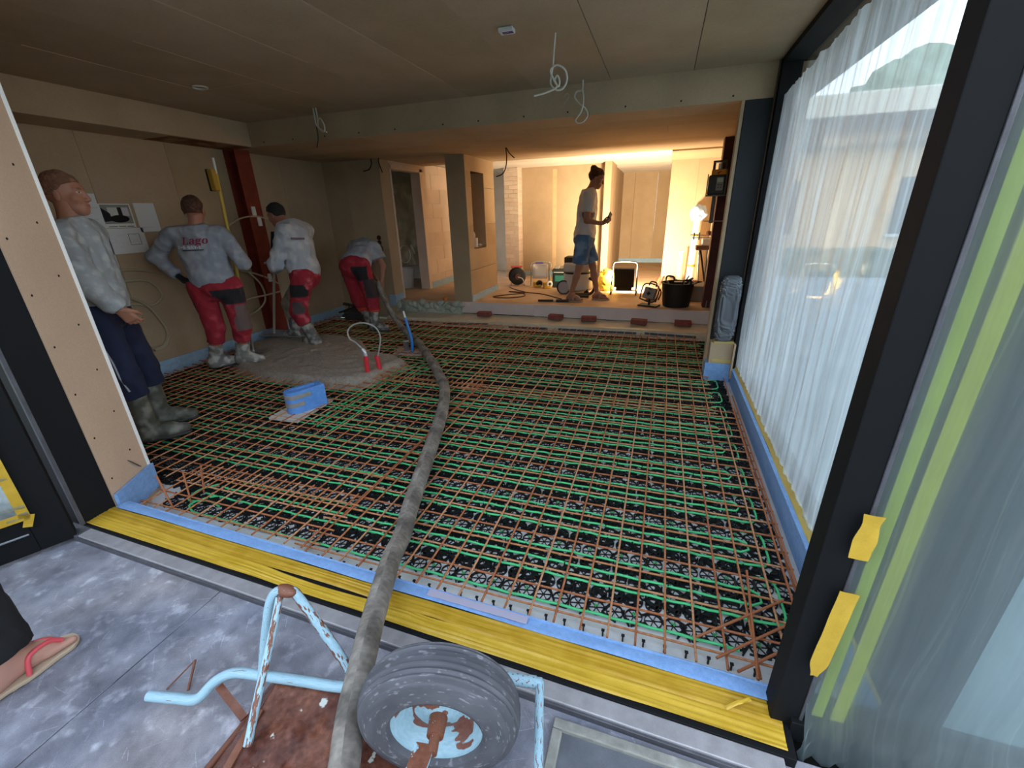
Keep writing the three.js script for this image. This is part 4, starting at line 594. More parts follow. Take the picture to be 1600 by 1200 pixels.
{ const g = struct('steel_column', 'rust red steel column against the left wall', 'column'); const z1 = -4.2, z0 = -4.4;
  mesh('flange', bx(-4.676, -4.664, -0.08, HR, z0, z1), M.redSteel, g); mesh('flange', bx(-4.836, -4.824, -0.08, HR, z0, z1), M.redSteel, g); mesh('web', bx(-4.824, -4.676, -0.08, HR, z0 + 0.095, z1 - 0.095), M.redSteel, g);
  const cl = thing('column_cable', 'white cable clipped with white holders around the red column', 'cable');
  mesh('cable', merge(tube([[-4.8, 1.1, -3.85], [-4.78, 1.3, -3.93], [-4.7, 1.42, -4.1], [-4.655, 1.44, -4.3], [-4.65, 1.4, -4.45]], 0.009, 40, 8), tube([[-4.8, 0.9, -3.8], [-4.72, 0.8, -4.1], [-4.66, 0.72, -4.25], [-4.65, 0.62, -4.4]], 0.011, 30, 8), tube([[-4.72, 0.82, -4.05], [-4.68, 0.65, -4.15], [-4.69, 0.45, -4.16], [-4.74, 0.33, -4.02], [-4.78, 0.32, -3.85], [-4.8, 0.36, -3.72]], 0.011, 40, 8), tube([[-4.8, 0.42, -3.75], [-4.74, 0.5, -3.95], [-4.67, 0.52, -4.2], [-4.655, 0.53, -4.4]], 0.011, 30, 8)), M.cableBeige, cl);
  for (const [y, z] of [[1.5, -4.27], [1.38, -4.32], [0.72, -4.28]]) mesh('holder', cbx(0.02, 0.1, 0.05, -4.655, y, z, 0.006), M.whitePlastic, cl);
}
{ const g = thing('socket_box', 'dark switch cut-out box near the corner of the dark wall', 'switch box', [-4.02, 1.07, -5.793]); mesh('hole', tf(cyl(0.035, 0.035, 0.012, 0, 0, 0, 20), { r: [Math.PI / 2, 0, 0], p: [0, 0.035, 0] }), M.darkRed, g); mesh('hole', tf(cyl(0.035, 0.035, 0.012, 0, 0, 0, 20), { r: [Math.PI / 2, 0, 0], p: [0, -0.035, 0] }), M.rubber, g); }
one('tool_heap', (() => { const gs = []; for (let i = 0; i < 14; i++) gs.push(rod([-4.25 + rr(-0.35, 0.3), rr(-0.03, 0.25), -5.3 + rr(-0.2, 0.2)], [-4.25 + rr(-0.35, 0.3), rr(-0.03, 0.3), -5.3 + rr(-0.2, 0.2)], rr(0.008, 0.025))); gs.push(cbx(0.4, 0.14, 0.3, -4.2, 0.03, -5.35, 0.02)); return merge(...gs); })(), std({ color: '#3c3a38', roughness: 0.7 }), 'dark tangle of tools in the back left corner', 'tools');
// foam strips at the feet of walls
one('edge_strip', bx(-4.836, -4.822, -0.1, 0.06, -5.75, -1.5), M.blueFoamLight, 'pale blue foam strip along the left wall foot', 'edge strip');
one('edge_strip', bx(-2.63, -2.618, FR, FR + 0.09, -7.05, -5.95), M.blueFoamLight, 'pale blue foam strip at the foot of the niche wall', 'edge strip');
one('edge_strip', bx(-3.86, -3.85, FR, FR + 0.11, -8.15, -6.99), M.blueFoamLight, 'pale blue foam strip at the foot of the pale block wall', 'edge strip');
one('edge_strip', bx(-3.96, -3.85, 0.1, FR + 0.09, -6.03, -5.78), M.blueFoamLight, 'pale blue foam strip at the foot of the tan wall end', 'edge strip');
one('edge_strip', bx(-2.69, -1.09, FR, FR + 0.09, -8.845, -8.835), M.blueFoamLight, 'pale blue foam strip along the lit back wall', 'edge strip');
one('edge_strip', bx(-1.0, 0.04, FR, FR + 0.1, -11.495, -11.48), M.blueFoamLight, 'pale blue foam strip along the far passage wall', 'edge strip');
// the red paving bricks on the ledge
[[-2.359, -5.74, 0.02, 'leftmost red brick on the wrapped ledge, alone under the niche wall'], [-1.303, -5.76, -0.03, 'second red brick from the left on the wrapped ledge'], [-0.843, -5.75, 0.04, 'middle red brick of the five on the ledge'], [-0.188, -5.72, -0.06, 'fourth red brick on the ledge, the most tilted one'], [0.348, -5.75, 0.01, 'rightmost red brick on the ledge by the window pier']].forEach(([x, z, a, l]) => { const g = cbx(0.2, 0.062, 0.1, 0, 0.031, 0, 0.006); tf(g, { p: [x, 0.012, z], r: [0, a, a * 0.5] }); one('paving_brick', g, std({ map: mottled('#7d4239', 0.06, 14, { repeat: 4, size: 64 }), roughness: 0.9 }), l, 'brick', 'red bricks on the ledge'); });
// ---------- tools of the workers ----------
{ const g = thing('levelling_staff', 'yellow levelling staff with receiver held by the worker with hand on hip', 'staff'); const A = [-4.27, 0.03, -3.48], B = [-4.125, 1.96, -3.46], L = (t) => A.map((v, i) => mix(v, B[i], t));
  mesh('staff', rod(L(0.3), L(0.93), 0.016, 10), std({ color: '#c6a63a', roughness: 0.4 }), g); mesh('lower_pole', rod(L(0), L(0.3), 0.014, 10), M.metal, g); mesh('tip', rod(L(0.93), L(1), 0.012, 8), M.white, g);
  const r = L(0.9); const rc = mesh('receiver', cbx(0.075, 0.19, 0.05, r[0] - 0.02, r[1], r[2] + 0.03, 0.01), std({ color: '#b58d24', roughness: 0.45 }), g); mesh('black_side', cbx(0.03, 0.195, 0.052, r[0] - 0.05, r[1], r[2] + 0.031, 0.008), M.rubber, rc);
  mesh('base_plate', tf(cbx(0.3, 0.012, 0.12, 0, 0, 0, 0.003), { p: [A[0] + 0.02, 0.034, A[2] + 0.02], r: [0, 0.3, 0] }), M.metal, g); }
{ const g = thing('screed_rake', 'long handled screed rake with a flat blade, held by the hooded worker', 'rake'); const A = [-4.6, 0.05, -4.1], B = [-4.15, 1.24, -4.0], L = (t) => A.map((v, i) => mix(v, B[i], t));
  mesh('pole', rod(L(0), L(0.9), 0.015, 10), std({ color: '#b9b2a4', roughness: 0.4, metalness: 0.3 }), g); mesh('grip', rod(L(0.86), L(1.02), 0.032, 12), std({ color: '#1d2230', roughness: 0.6 }), g);
  mesh('blade', tf(merge(cbx(0.6, 0.012, 0.1, 0, 0, 0, 0.003), cbx(0.6, 0.06, 0.006, 0, 0.03, -0.045)), { p: [A[0] + 0.14, 0.035, A[2] + 0.02], r: [0, 0.1, 0] }), M.metal, g); }
{ // chalked figure on the beam
  const c = document.createElement('canvas'); c.width = c.height = 64; const x = c.getContext('2d'); x.clearRect(0, 0, 64, 64); x.strokeStyle = '#c4ad9c'; x.lineWidth = 7; x.lineCap = 'round'; x.beginPath(); x.moveTo(16, 22); x.quadraticCurveTo(22, 6, 40, 10); x.quadraticCurveTo(54, 20, 34, 36); x.quadraticCurveTo(18, 50, 18, 56); x.stroke();
  const t = new THREE.CanvasTexture(c); t.colorSpace = THREE.SRGBColorSpace; const m = mesh('chalk_mark', tf(new THREE.PlaneGeometry(0.085, 0.1), { p: [-0.876, 2.283, -4.1985] }), new THREE.MeshStandardMaterial({ map: t, transparent: true, alphaTest: 0.35, roughness: 0.95 }), scene.children.find((q) => q.name === 'beam')); m.userData.label = 'chalked figure on the beam';
}
// ---------- back room: lamps, tools, furniture of the site ----------
M.lampWarm = std({ color: '#fff3d8', emissive: '#ffdca0', emissiveIntensity: 6, roughness: 0.6 });
{ // big LED floodlight, its back to us, lighting the back room
  const g = thing('floodlight', 'large black LED floodlight on a tube frame, its back turned to us', 'floodlight', [-0.5, FR, -6.98]);
  mesh('frame', merge(tube([[-0.19, 0.0, 0.1], [-0.19, 0.02, 0.08], [-0.185, 0.3, 0.0], [-0.17, 0.47, -0.02], [-0.12, 0.485, -0.02], [0.12, 0.485, -0.02], [0.17, 0.47, -0.02], [0.185, 0.3, 0.0], [0.19, 0.02, 0.08], [0.19, 0, 0.1]], 0.011, 80, 8), tube([[-0.19, 0.012, 0.1], [-0.19, 0.012, -0.2]], 0.011, 8, 8), tube([[0.19, 0.012, 0.1], [0.19, 0.012, -0.2]], 0.011, 8, 8), tube([[-0.19, 0.07, 0.06], [0.19, 0.07, 0.06]], 0.008, 8, 8)), M.blackPlastic, g);
  const b = mesh('housing', tf(merge(cbx(0.3, 0.3, 0.05, 0, 0.16, 0, 0.012), cbx(0.24, 0.09, 0.05, 0, -0.03, 0, 0.01), cbx(0.3, 0.02, 0.06, 0, 0.01, 0)), { p: [0, 0.12, 0.0], r: [0.4, 0, 0] }), M.blackPlastic, g);
  for (let i = 0; i < 9; i++) mesh('cooling_fin', tf(cbx(0.006, 0.26, 0.02, -0.12 + i * 0.03, 0.16, 0.033), { p: [0, 0.12, 0.0], r: [0.4, 0, 0] }), M.blackPlastic, b);
  mesh('lens', tf(cbx(0.26, 0.26, 0.006, 0, 0.16, -0.029), { p: [0, 0.12, 0.0], r: [0.4, 0, 0] }), M.lampWarm, g);
  const L = new THREE.RectAreaLight('#ffe6bf', 640, 0.26, 0.26); L.position.set(-0.5, FR + 0.12 + 0.16 * 0.921 + 0.036 * 0.389, -6.98 + 0.16 * 0.389 - 0.036 * 0.921); L.lookAt(-0.5, L.position.y + 0.389, L.position.z - 0.921); scene.add(L);
}
function reel() {
  const g = thing('cable_reel', 'black cable drum with a red handle by the brick pier', 'cable reel', [-2.43, FR, -7.55], { turn: 0.45 });
  const disc = (z) => tf(lathe([[0.0, -0.006], [0.13, -0.006], [0.15, 0.0], [0.13, 0.006], [0, 0.006]], 30), { p: [0, 0.165, z], r: [Math.PI / 2, 0, 0] });
  mesh('drum', merge(disc(0.06), disc(-0.06), tf(cyl(0.1, 0.1, 0.12, 0, 0, 0, 24), { p: [0, 0.165, 0], r: [Math.PI / 2, 0, 0] })), M.blackPlastic, g);
  mesh('hub', tf(cyl(0.055, 0.05, 0.03, 0, 0, 0, 20), { p: [0, 0.165, 0.075], r: [Math.PI / 2, 0, 0] }), std({ color: '#5b3b33' }), g);
  mesh('stand', merge(tube([[-0.13, 0.01, 0.1], [-0.1, 0.01, -0.1], [-0.03, 0.16, -0.1], [-0.08, 0.31, -0.05]], 0.007, 24, 8), tube([[0.13, 0.01, 0.1], [0.1, 0.01, -0.1], [0.03, 0.16, -0.1], [0.08, 0.31, -0.05]], 0.007, 24, 8)), std({ color: '#a5372f' }), g);
  mesh('handle', cbx(0.2, 0.025, 0.03, 0, 0.325, -0.05, 0.008), std({ color: '#c4412f', roughness: 0.5 }), g);
  mesh('plug_cable', tube([[0, 0.16, 0.09], [0.08, 0.13, 0.11], [0.12, 0.02, 0.14], [0.2, 0.01, 0.2]], 0.007, 24, 8), M.cableWhite, g);
} reel();
{ const g = thing('floodlight', 'white faced work lamp on a stand before the lit wall', 'floodlight', [-2.03, FR, -7.66], { turn: 0.2 });
  mesh('face', tf(cbx(0.27, 0.25, 0.05, 0, 0, 0, 0.02), { p: [0, 0.24, 0], r: [-0.15, 0, 0] }), M.whitePlastic, g); mesh('lens', tf(cbx(0.19, 0.17, 0.01, 0, 0, 0.026, 0.004), { p: [0, 0.24, 0], r: [-0.15, 0, 0] }), std({ color: '#e8e6da', roughness: 0.25 }), g);
  mesh('frame', merge(tube([[-0.16, 0.0, 0.08], [-0.16, 0.2, 0], [-0.15, 0.38, -0.01], [0.15, 0.38, -0.01], [0.16, 0.2, 0], [0.16, 0, 0.08]], 0.011, 50, 8), rod([-0.16, 0.01, 0.1], [-0.16, 0.01, -0.14], 0.011), rod([0.16, 0.01, 0.1], [0.16, 0.01, -0.14], 0.011)), M.cableGrey, g);
  mesh('grip', cbx(0.14, 0.028, 0.03, -0.01, 0.385, -0.01, 0.01), std({ color: '#5b56a8' }), g); mesh('lead', tube([[0.1, 0.37, -0.02], [0.18, 0.39, -0.02], [0.2, 0.33, 0], [0.175, 0.25, 0.02], [0.18, 0.03, 0.05]], 0.008, 30, 8), M.cableWhite, g); }
{ const yel = std({ color: '#d2a93c', roughness: 0.5 }); const roll = (x, z, label, w) => { const g = thing('ear_muff', label, 'tool', [x, FR, z], { turn: 0.5 }); mesh('cup', tf(new THREE.TorusGeometry(0.04, 0.018, 10, 22), { p: [0, 0.07, 0.03] }), w, g); mesh('core', tf(cyl(0.03, 0.03, 0.05, 0, 0, 0, 16), { p: [0, 0.07, 0.0], r: [Math.PI / 2, 0, 0] }), M.blackPlastic, g); mesh('body', merge(cbx(0.13, 0.05, 0.1, -0.03, 0.025, 0, 0.015), cbx(0.06, 0.09, 0.07, -0.07, 0.06, -0.01, 0.015)), yel, g); };
  roll(-1.98, -7.4, 'yellow sander with a dark pad by the work lamp', M.blackPlastic); roll(-1.79, -7.36, 'yellow sander with a white ring by the green case', M.white); }
{ const g = thing('tool_case', 'dark green tool case with a teal label', 'case', [-1.62, FR, -7.5], { turn: 0.1 }); const b = mesh('body', cbx(0.26, 0.26, 0.2, 0, 0.13, 0, 0.02), std({ color: '#1c2a24', roughness: 0.5 }), g); mesh('label_panel', cbx(0.17, 0.1, 0.004, 0, 0.16, 0.101), std({ color: '#2f7f74' }), b); mesh('lid', cbx(0.27, 0.05, 0.21, 0, 0.285, 0, 0.015), std({ color: '#26302c' }), g); mesh('white_edge', cbx(0.22, 0.012, 0.212, 0, 0.262, 0, 0.003), M.white, g); mesh('clutter', merge(cbx(0.08, 0.05, 0.06, -0.06, 0.335, 0, 0.01), rod([0.0, 0.33, 0], [0.11, 0.36, 0.02], 0.02)), M.cableGrey, g); }
{ const g = thing('vacuum_cleaner', 'white site vacuum cleaner behind the walking man', 'vacuum', [-1.22, FR, -6.95]); const w = std({ color: '#c9c9c4', roughness: 0.5 });
  mesh('tank', tf(lathe([[0, 0.05], [0.2, 0.05], [0.235, 0.09], [0.225, 0.3], [0.215, 0.32], [0, 0.32]], 32), { s: [1.0, 1, 0.85] }), w, g); mesh('seam', tf(lathe([[0.22, 0.315], [0.225, 0.32], [0.225, 0.335], [0.22, 0.34]], 32), { s: [1, 1, 0.85] }), M.rubber, g);
  mesh('head', cbx(0.42, 0.15, 0.34, 0, 0.415, 0, 0.05), w, g); mesh('top_module', cbx(0.2, 0.09, 0.26, -0.1, 0.525, 0, 0.015), std({ color: '#3b382e' }), g);
  mesh('wheel', tf(lathe([[0, -0.02], [0.09, -0.02], [0.1, 0], [0.09, 0.02], [0.05, 0.025], [0, 0.02]], 26), { p: [-0.2, 0.105, 0.14], r: [Math.PI / 2, 0, 0.2] }), std({ color: '#a9aab0', roughness: 0.4 }), g); mesh('tyre', tf(new THREE.TorusGeometry(0.1, 0.012, 8, 30), { p: [-0.2, 0.108, 0.14] }), M.rubber, g); mesh('wheel', tf(cyl(0.1, 0.1, 0.04, 0, 0, 0, 24), { p: [-0.2, 0.1, -0.18], r: [Math.PI / 2, 0, 0] }), M.rubber, g);
  mesh('caster', merge(tf(cyl(0.035, 0.035, 0.04, 0, 0, 0, 16), { p: [0.16, 0.035, 0.1], r: [Math.PI / 2, 0, 0] }), cbx(0.05, 0.06, 0.05, 0.16, 0.06, 0.1, 0.01)), M.rubber, g); mesh('suction_hose', tube([[0.2, 0.25, 0.1], [0.3, 0.2, 0.16], [0.26, 0.05, 0.25], [0.1, 0.03, 0.3], [-0.05, 0.03, 0.32], [0.02, 0.03, 0.42], [0.25, 0.03, 0.45]], 0.022, 60, 10), M.cableBlack, g); }
{ const g = thing('floor_nozzle', 'black vacuum wand lying at the edge of the step', 'vacuum wand', [-1.45, FR, -6.12]); mesh('wand', merge(rod([-0.2, 0.02, 0.0], [0.02, 0.02, -0.03], 0.017), rod([0.06, 0.02, -0.03], [0.24, 0.022, -0.06], 0.02)), M.blackPlastic, g); mesh('joint', rod([0.02, 0.02, -0.03], [0.06, 0.02, -0.03], 0.014), M.metal, g); }
{ const g = thing('extension_lead', 'brown extension lead snaking over the dusty floor', 'cable'); mesh('lead', tube([[-2.5, FR + 0.008, -7.3], [-2.3, FR + 0.008, -7.05], [-2.05, FR + 0.008, -6.8], [-2.3, FR + 0.008, -6.55], [-2.45, FR + 0.008, -6.35], [-2.2, FR + 0.008, -6.3], [-1.98, FR + 0.008, -6.5], [-2.1, FR + 0.008, -6.75], [-2.35, FR + 0.008, -6.85], [-1.8, FR + 0.008, -6.75], [-1.5, FR + 0.008, -6.5], [-1.35, FR + 0.01, -6.35]], 0.008, 120, 8), std({ color: '#4b2f22', roughness: 0.6 }), g); }
{ const q = new THREE.SphereGeometry(0.5, 26, 20), p = q.attributes.position; for (let i = 0; i < p.count; i++) { const x = p.getX(i), y = p.getY(i), z = p.getZ(i), k = 1 + n3(x * 7, y * 7, z * 7) * 0.35 + n3(x * 16, y * 16, z * 16) * 0.2; p.setXYZ(i, x * 0.26 * k, Math.max(-0.17, y * 0.36 * k), z * 0.22 * k); } q.computeVertexNormals(); q.translate(-0.8, FR + 0.17, -7.2); one('yellow_bag', q, std({ color: '#c9a428', roughness: 0.25 }), 'crumpled glossy yellow bag left of the big floodlight', 'bag'); }
{ const g = thing('floodlight', 'small grey caged work lamp tilted on a black base plate', 'floodlight', [-0.09, FR, -6.12], { turn: -0.35 }); const tl = (ge) => tf(ge, { p: [0, 0.17, 0], r: [-0.35, 0, -0.15] });
  mesh('body', tl(cbx(0.16, 0.15, 0.08, 0, 0, 0, 0.012)), std({ color: '#8d857d', roughness: 0.5 }), g); mesh('cage', tl(merge(tube([[-0.1, -0.1, 0.03], [-0.1, 0.1, 0.03], [0.1, 0.1, 0.03], [0.1, -0.1, 0.03], [-0.1, -0.1, 0.03]].map((p) => p), 0.009, 50, 8), tube([[0.1, -0.09, -0.04], [0.1, 0.09, -0.04], [0.12, 0.05, -0.06], [0.12, -0.05, -0.06]], 0.009, 30, 8), tube([[-0.05, 0.1, 0], [-0.04, 0.15, 0], [0.04, 0.15, 0], [0.05, 0.1, 0]], 0.01, 24, 8))), M.blackPlastic, g); mesh('cross_knob', tl(merge(cbx(0.05, 0.016, 0.02, 0, -0.01, 0.045), cbx(0.016, 0.05, 0.02, 0, -0.01, 0.045), cbx(0.03, 0.012, 0.02, 0, 0.05, 0.045))), M.rubber, g); mesh('neck', rod([0, 0.01, 0], [0, 0.1, 0], 0.016), M.rubber, g); mesh('base_plate', cbx(0.26, 0.02, 0.16, 0, 0.01, 0, 0.004), M.rubber, g); }
for (let i = 0; i < 4; i++) one('timber_slat', bar([-0.13 + i * 0.035, FR + 0.02 + i * 0.004, -6.45], [-0.02 + i * 0.055, FR + 0.12 + i * 0.01, -8.0], 0.028, 0.018), std({ map: mottled(['#8a5f42', '#b58a63', '#7a4e36', '#c09a72'][i], 0.06, 10, { repeat: 4, size: 64 }) }), ['dark brown timber slat, leftmost of the four behind the small lamp', 'light timber slat, second of the four behind the small lamp', 'red brown timber slat, third of the four behind the small lamp', 'pale timber slat, nearest the black bucket'][i], 'slat', 'timber slats behind the bucket');
{ const g = thing('rubble_bucket', 'black rubber bucket full of tools at the step edge', 'bucket', [0.255, FR, -6.2]); mesh('bucket', lathe([[0, 0.0], [0.165, 0.0], [0.17, 0.01], [0.205, 0.3], [0.215, 0.305], [0.215, 0.315], [0.2, 0.315], [0.163, 0.02], [0, 0.02]], 36), M.rubber, g); for (const s of [-1, 1]) mesh('handle', tf(tube([[-0.06, 0, 0], [-0.05, 0.05, 0], [0.05, 0.05, 0], [0.06, 0, 0]], 0.011, 30, 8), { p: [s * 0.1 - 0.0, 0.31, s * 0.18 - (s > 0 ? 0.0 : 0)], r: [0, s * 0.5, 0] }), M.rubber, g);
  const t = thing('bucket_tools', 'mixed hand tools sticking out of the black bucket', 'tools', [0.255, FR + 0.2, -6.2]); mesh('trowel', merge(cbx(0.16, 0.008, 0.09, 0.03, 0.12, 0, 0.002), rod([0.1, 0.13, 0], [0.18, 0.17, 0], 0.014)), M.darkalu, t); mesh('stick', merge(rod([-0.08, 0, 0.02], [-0.14, 0.14, 0.05], 0.012), rod([0.03, 0, -0.05], [0.13, 0.19, -0.08], 0.01), rod([0.08, 0, 0.04], [0.16, 0.15, 0.02], 0.009)), M.cableGrey, t); }
{ const g = thing('clear_tube', 'short clear plastic tube standing at the lit wall', 'tube', [0.34, FR, -8.08]); mesh('tube', lathe([[0.05, 0], [0.055, 0], [0.055, 0.56], [0.05, 0.56], [0.05, 0]], 24), phys({ color: '#e9e4d6', roughness: 0.15, transmission: 0.7, thickness: 0 }), g); mesh('end_ring', lathe([[0.048, 0.55], [0.06, 0.55], [0.06, 0.565], [0.048, 0.565]], 24), M.whitePlastic, g); }
{ const g = thing('cardboard_tube', 'tall white tube leaning at the wall, its end wrapped in blue', 'tube', [0.5, FR, -8.08]); mesh('tube', rod([0.0, 0, 0.05], [0.03, 1.12, -0.08], 0.062, 24), std({ map: mottled('#e6e0d4', 0.04, 6, { repeat: 2 }) }), g); mesh('tape_ring', merge(rod([0.008, 0.3, 0.015], [0.009, 0.34, 0.011], 0.064, 24), rod([0.021, 0.78, -0.04], [0.022, 0.82, -0.045], 0.064, 24)), M.yellow2, g);
  const q = new THREE.IcosahedronGeometry(0.11, 4), p = q.attributes.position; for (let i = 0; i < p.count; i++) { const x = p.getX(i), y = p.getY(i), z = p.getZ(i), k = 1 + n3(x * 18, y * 18, z * 18) * 0.35; p.setXYZ(i, x * k * 1.15, y * k * 1.1, z * k); } const c = toCreasedNormals(q, 0.5); c.translate(0.02, 1.15, -0.06); mesh('blue_wrap', c, std({ color: '#9dbbe6', roughness: 0.3 }), g); }
{ const g = thing('grey_crate', 'grey crate with boxes behind the dark red column', 'crate', [0.5, FR, -6.75]); mesh('crate', merge(cbx(0.34, 0.2, 0.4, 0, 0.1, 0, 0.01), cbx(0.36, 0.03, 0.42, 0, 0.2, 0, 0.006)), std({ color: '#8b877f' }), g);
  const k = thing('caulking_gun', 'pink sealant cartridge gun lying on the grey crate', 'caulking gun', [0.42, FR + 0.245, -6.62]); mesh('cartridge', rod([-0.08, 0, 0], [0.1, 0.015, 0], 0.03, 16), std({ color: '#c98579', roughness: 0.5 }), k); mesh('rod', rod([-0.3, 0.1, 0.02], [-0.08, 0.0, 0], 0.007), M.metal, k); mesh('trigger', tf(new THREE.TorusGeometry(0.03, 0.006, 6, 16), { p: [-0.13, -0.01, 0] }), M.metal, k); mesh('nozzle', rod([0.1, 0.015, 0], [0.17, 0.02, 0], 0.016, 10, 0.006), M.rubber, k);
  const t = thing('sawhorse', 'metal sawhorse with a small machine on top, behind the red column', 'sawhorse', [0.6, FR, -7.0]); mesh('leg', rod([-0.02, 0, 0.05], [-0.08, 0.66, 0], 0.013), M.metal, t); mesh('leg', rod([0.1, 0, 0.05], [-0.06, 0.66, 0], 0.013), M.rubber, t); mesh('leg', rod([0.08, 0, -0.2], [0.04, 0.66, -0.15], 0.013), M.rubber, t); mesh('top', cbx(0.26, 0.06, 0.2, 0, 0.69, -0.05, 0.01), std({ color: '#7a5b45' }), t);
  const m = thing('small_machine', 'small white and brown machine on the sawhorse', 'machine', [0.6, FR + 0.72, -7.0]); mesh('body', cbx(0.12, 0.1, 0.1, 0.0, 0.05, 0, 0.02), M.whitePlastic, m); mesh('arms', merge(rod([-0.22, 0.15, 0], [0.08, 0.14, 0], 0.007), rod([-0.2, 0.11, 0], [0.08, 0.11, 0], 0.007), cbx(0.02, 0.1, 0.03, -0.17, 0.13, 0), cbx(0.02, 0.1, 0.03, -0.1, 0.13, 0)), M.metal, m); mesh('knob', tf(new THREE.SphereGeometry(0.035, 14, 10), { p: [0.02, 0.17, 0] }), std({ color: '#6d4034' }), m); }
{ const g = struct('steel_column', 'dark red steel column at the right end of the step', 'column'); mesh('flange', bx(0.585, 0.6, 0.1, HR, -6.32, -6.15), M.darkRed, g); mesh('web', bx(0.6, 0.735, 0.1, HR, -6.25, -6.235), M.darkRed, g); mesh('flange', bx(0.735, 0.75, 0.1, HR, -6.32, -6.15), M.darkRed, g); mesh('face', bx(0.6, 0.735, 0.1, HR, -6.17, -6.16), M.darkRed, g); for (const x of [0.63, 0.68]) mesh('bolt', rod([x, 0.15, -6.14], [x, 0.26, -6.14], 0.006), M.metal, g); }
{ // rotating laser level on its bracket
  const g = thing('laser_level', 'grey and yellow rotating laser level mounted on the dark red column', 'laser level', [0.555, 1.7, -6.05], { turn: -0.2 });
  mesh('body', cbx(0.19, 0.22, 0.15, 0, -0.06, 0, 0.025), std({ color: '#3a3f42', roughness: 0.5 }), g); mesh('guard', merge(cbx(0.012, 0.24, 0.012, -0.1, -0.06, 0.07, 0.004), cbx(0.012, 0.24, 0.012, 0.1, -0.06, 0.07, 0.004), cbx(0.21, 0.016, 0.16, 0, -0.172, 0, 0.005)), std({ color: '#6d6f6a', roughness: 0.5 }), g);
  mesh('yellow_band', cbx(0.16, 0.06, 0.14, 0.01, 0.075, 0, 0.012), std({ color: '#c9951f', roughness: 0.5 }), g); const ct = mesh('cage_top', merge(cbx(0.15, 0.016, 0.13, 0.01, 0.19, 0, 0.007), ...[[-0.055, -0.055], [-0.055, 0.055], [0.075, -0.055], [0.075, 0.055]].map(([x, z]) => cbx(0.016, 0.1, 0.016, x, 0.145, z, 0.005))), std({ color: '#3a3f42', roughness: 0.5 }), g); mesh('rotor', cyl(0.025, 0.025, 0.07, 0.01, 0.135, 0, 18), M.metal, ct);
  mesh('arrow_mark', tf(new THREE.ConeGeometry(0.018, 0.05, 3), { p: [0.02, 0.075, 0.07], r: [0, 0, -1.1], s: [1, 1, 0.12] }), std({ color: '#7a1f16' }), g);
  const sc = mesh('panel', cbx(0.075, 0.14, 0.006, 0.035, -0.05, 0.076, 0.003), std({ color: '#8f949a', roughness: 0.4 }), g); mesh('screen', cbx(0.06, 0.045, 0.004, 0.035, -0.01, 0.08), std({ color: '#b9d8c4', roughness: 0.2 }), sc); mesh('buttons', merge(...[0, 1, 2, 3].map((i) => cbx(0.018, 0.014, 0.005, 0.022 + (i % 2) * 0.028, -0.06 - Math.floor(i / 2) * 0.028, 0.08, 0.002))), std({ color: '#5c6066' }), sc);
  mesh('bracket_pole', cbx(0.04, 0.3, 0.03, -0.015, -0.33, 0, 0.004), M.darkalu, g); mesh('clamp_bar', rod([-0.1, -0.455, 0.02], [0.21, -0.46, 0.02], 0.006), M.cableGrey, g); }
{ // inside the toilet room
  const g = thing('toilet_seat', 'white toilet seat stood upright on a bucket in the dark doorway', 'toilet seat', [-4.4, 0.52, -7.05], { turn: 0.75 }); const s = new THREE.Shape(); s.absellipse(0, 0.23, 0.17, 0.23, 0, 7); const h = new THREE.Path(); h.absellipse(0, 0.24, 0.1, 0.15, 0, 7, true); const e = new THREE.ExtrudeGeometry(s, { depth: 0.02, bevelEnabled: true, bevelSize: 0.008, bevelThickness: 0.008, bevelSegments: 2, curveSegments: 24 }); mesh('lid', boxUV(e), M.white, g); const s2 = new THREE.Shape(); s2.absellipse(0, 0.23, 0.18, 0.235, 0, 7); s2.holes.push(h); const e2 = new THREE.ExtrudeGeometry(s2, { depth: 0.02, bevelEnabled: true, bevelSize: 0.006, bevelThickness: 0.006, curveSegments: 24 }); e2.translate(0, 0, 0.04); mesh('ring', boxUV(e2), M.white, g);
  const b = thing('plaster_bucket', 'pale bucket under the toilet seat', 'bucket', [-4.42, FR, -7.02]); mesh('bucket', lathe([[0, 0], [0.14, 0], [0.17, 0.32], [0.18, 0.33], [0.165, 0.335], [0.13, 0.02], [0, 0.02]], 28), M.whitePlastic, b);
  one('plastic_sheet', sheet(0.6, 1.2, 40, 60, (u, v) => { const y = 0.55 + v * 1.38, x = -4.7 + u * 0.56 + n3(u * 3, v * 4, 2) * 0.05; return [x, y, -7.32 + n3(u * 5, v * 5, 7) * 0.12 + Math.sin(u * 3 + v * 6) * 0.08]; }), std({ map: mottled('#b5a88c', 0.06, 9, { repeat: 1.5 }), roughness: 0.35 }), 'rumpled beige sheet bunched up in the toilet doorway', 'plastic sheet');
  one('wall_cistern', bx(-4.55, -4.15, 1.78, 2.05, -7.75, -7.5, 0.02), M.whiteblock[0], 'pale box hanging high in the toilet room', 'box'); }
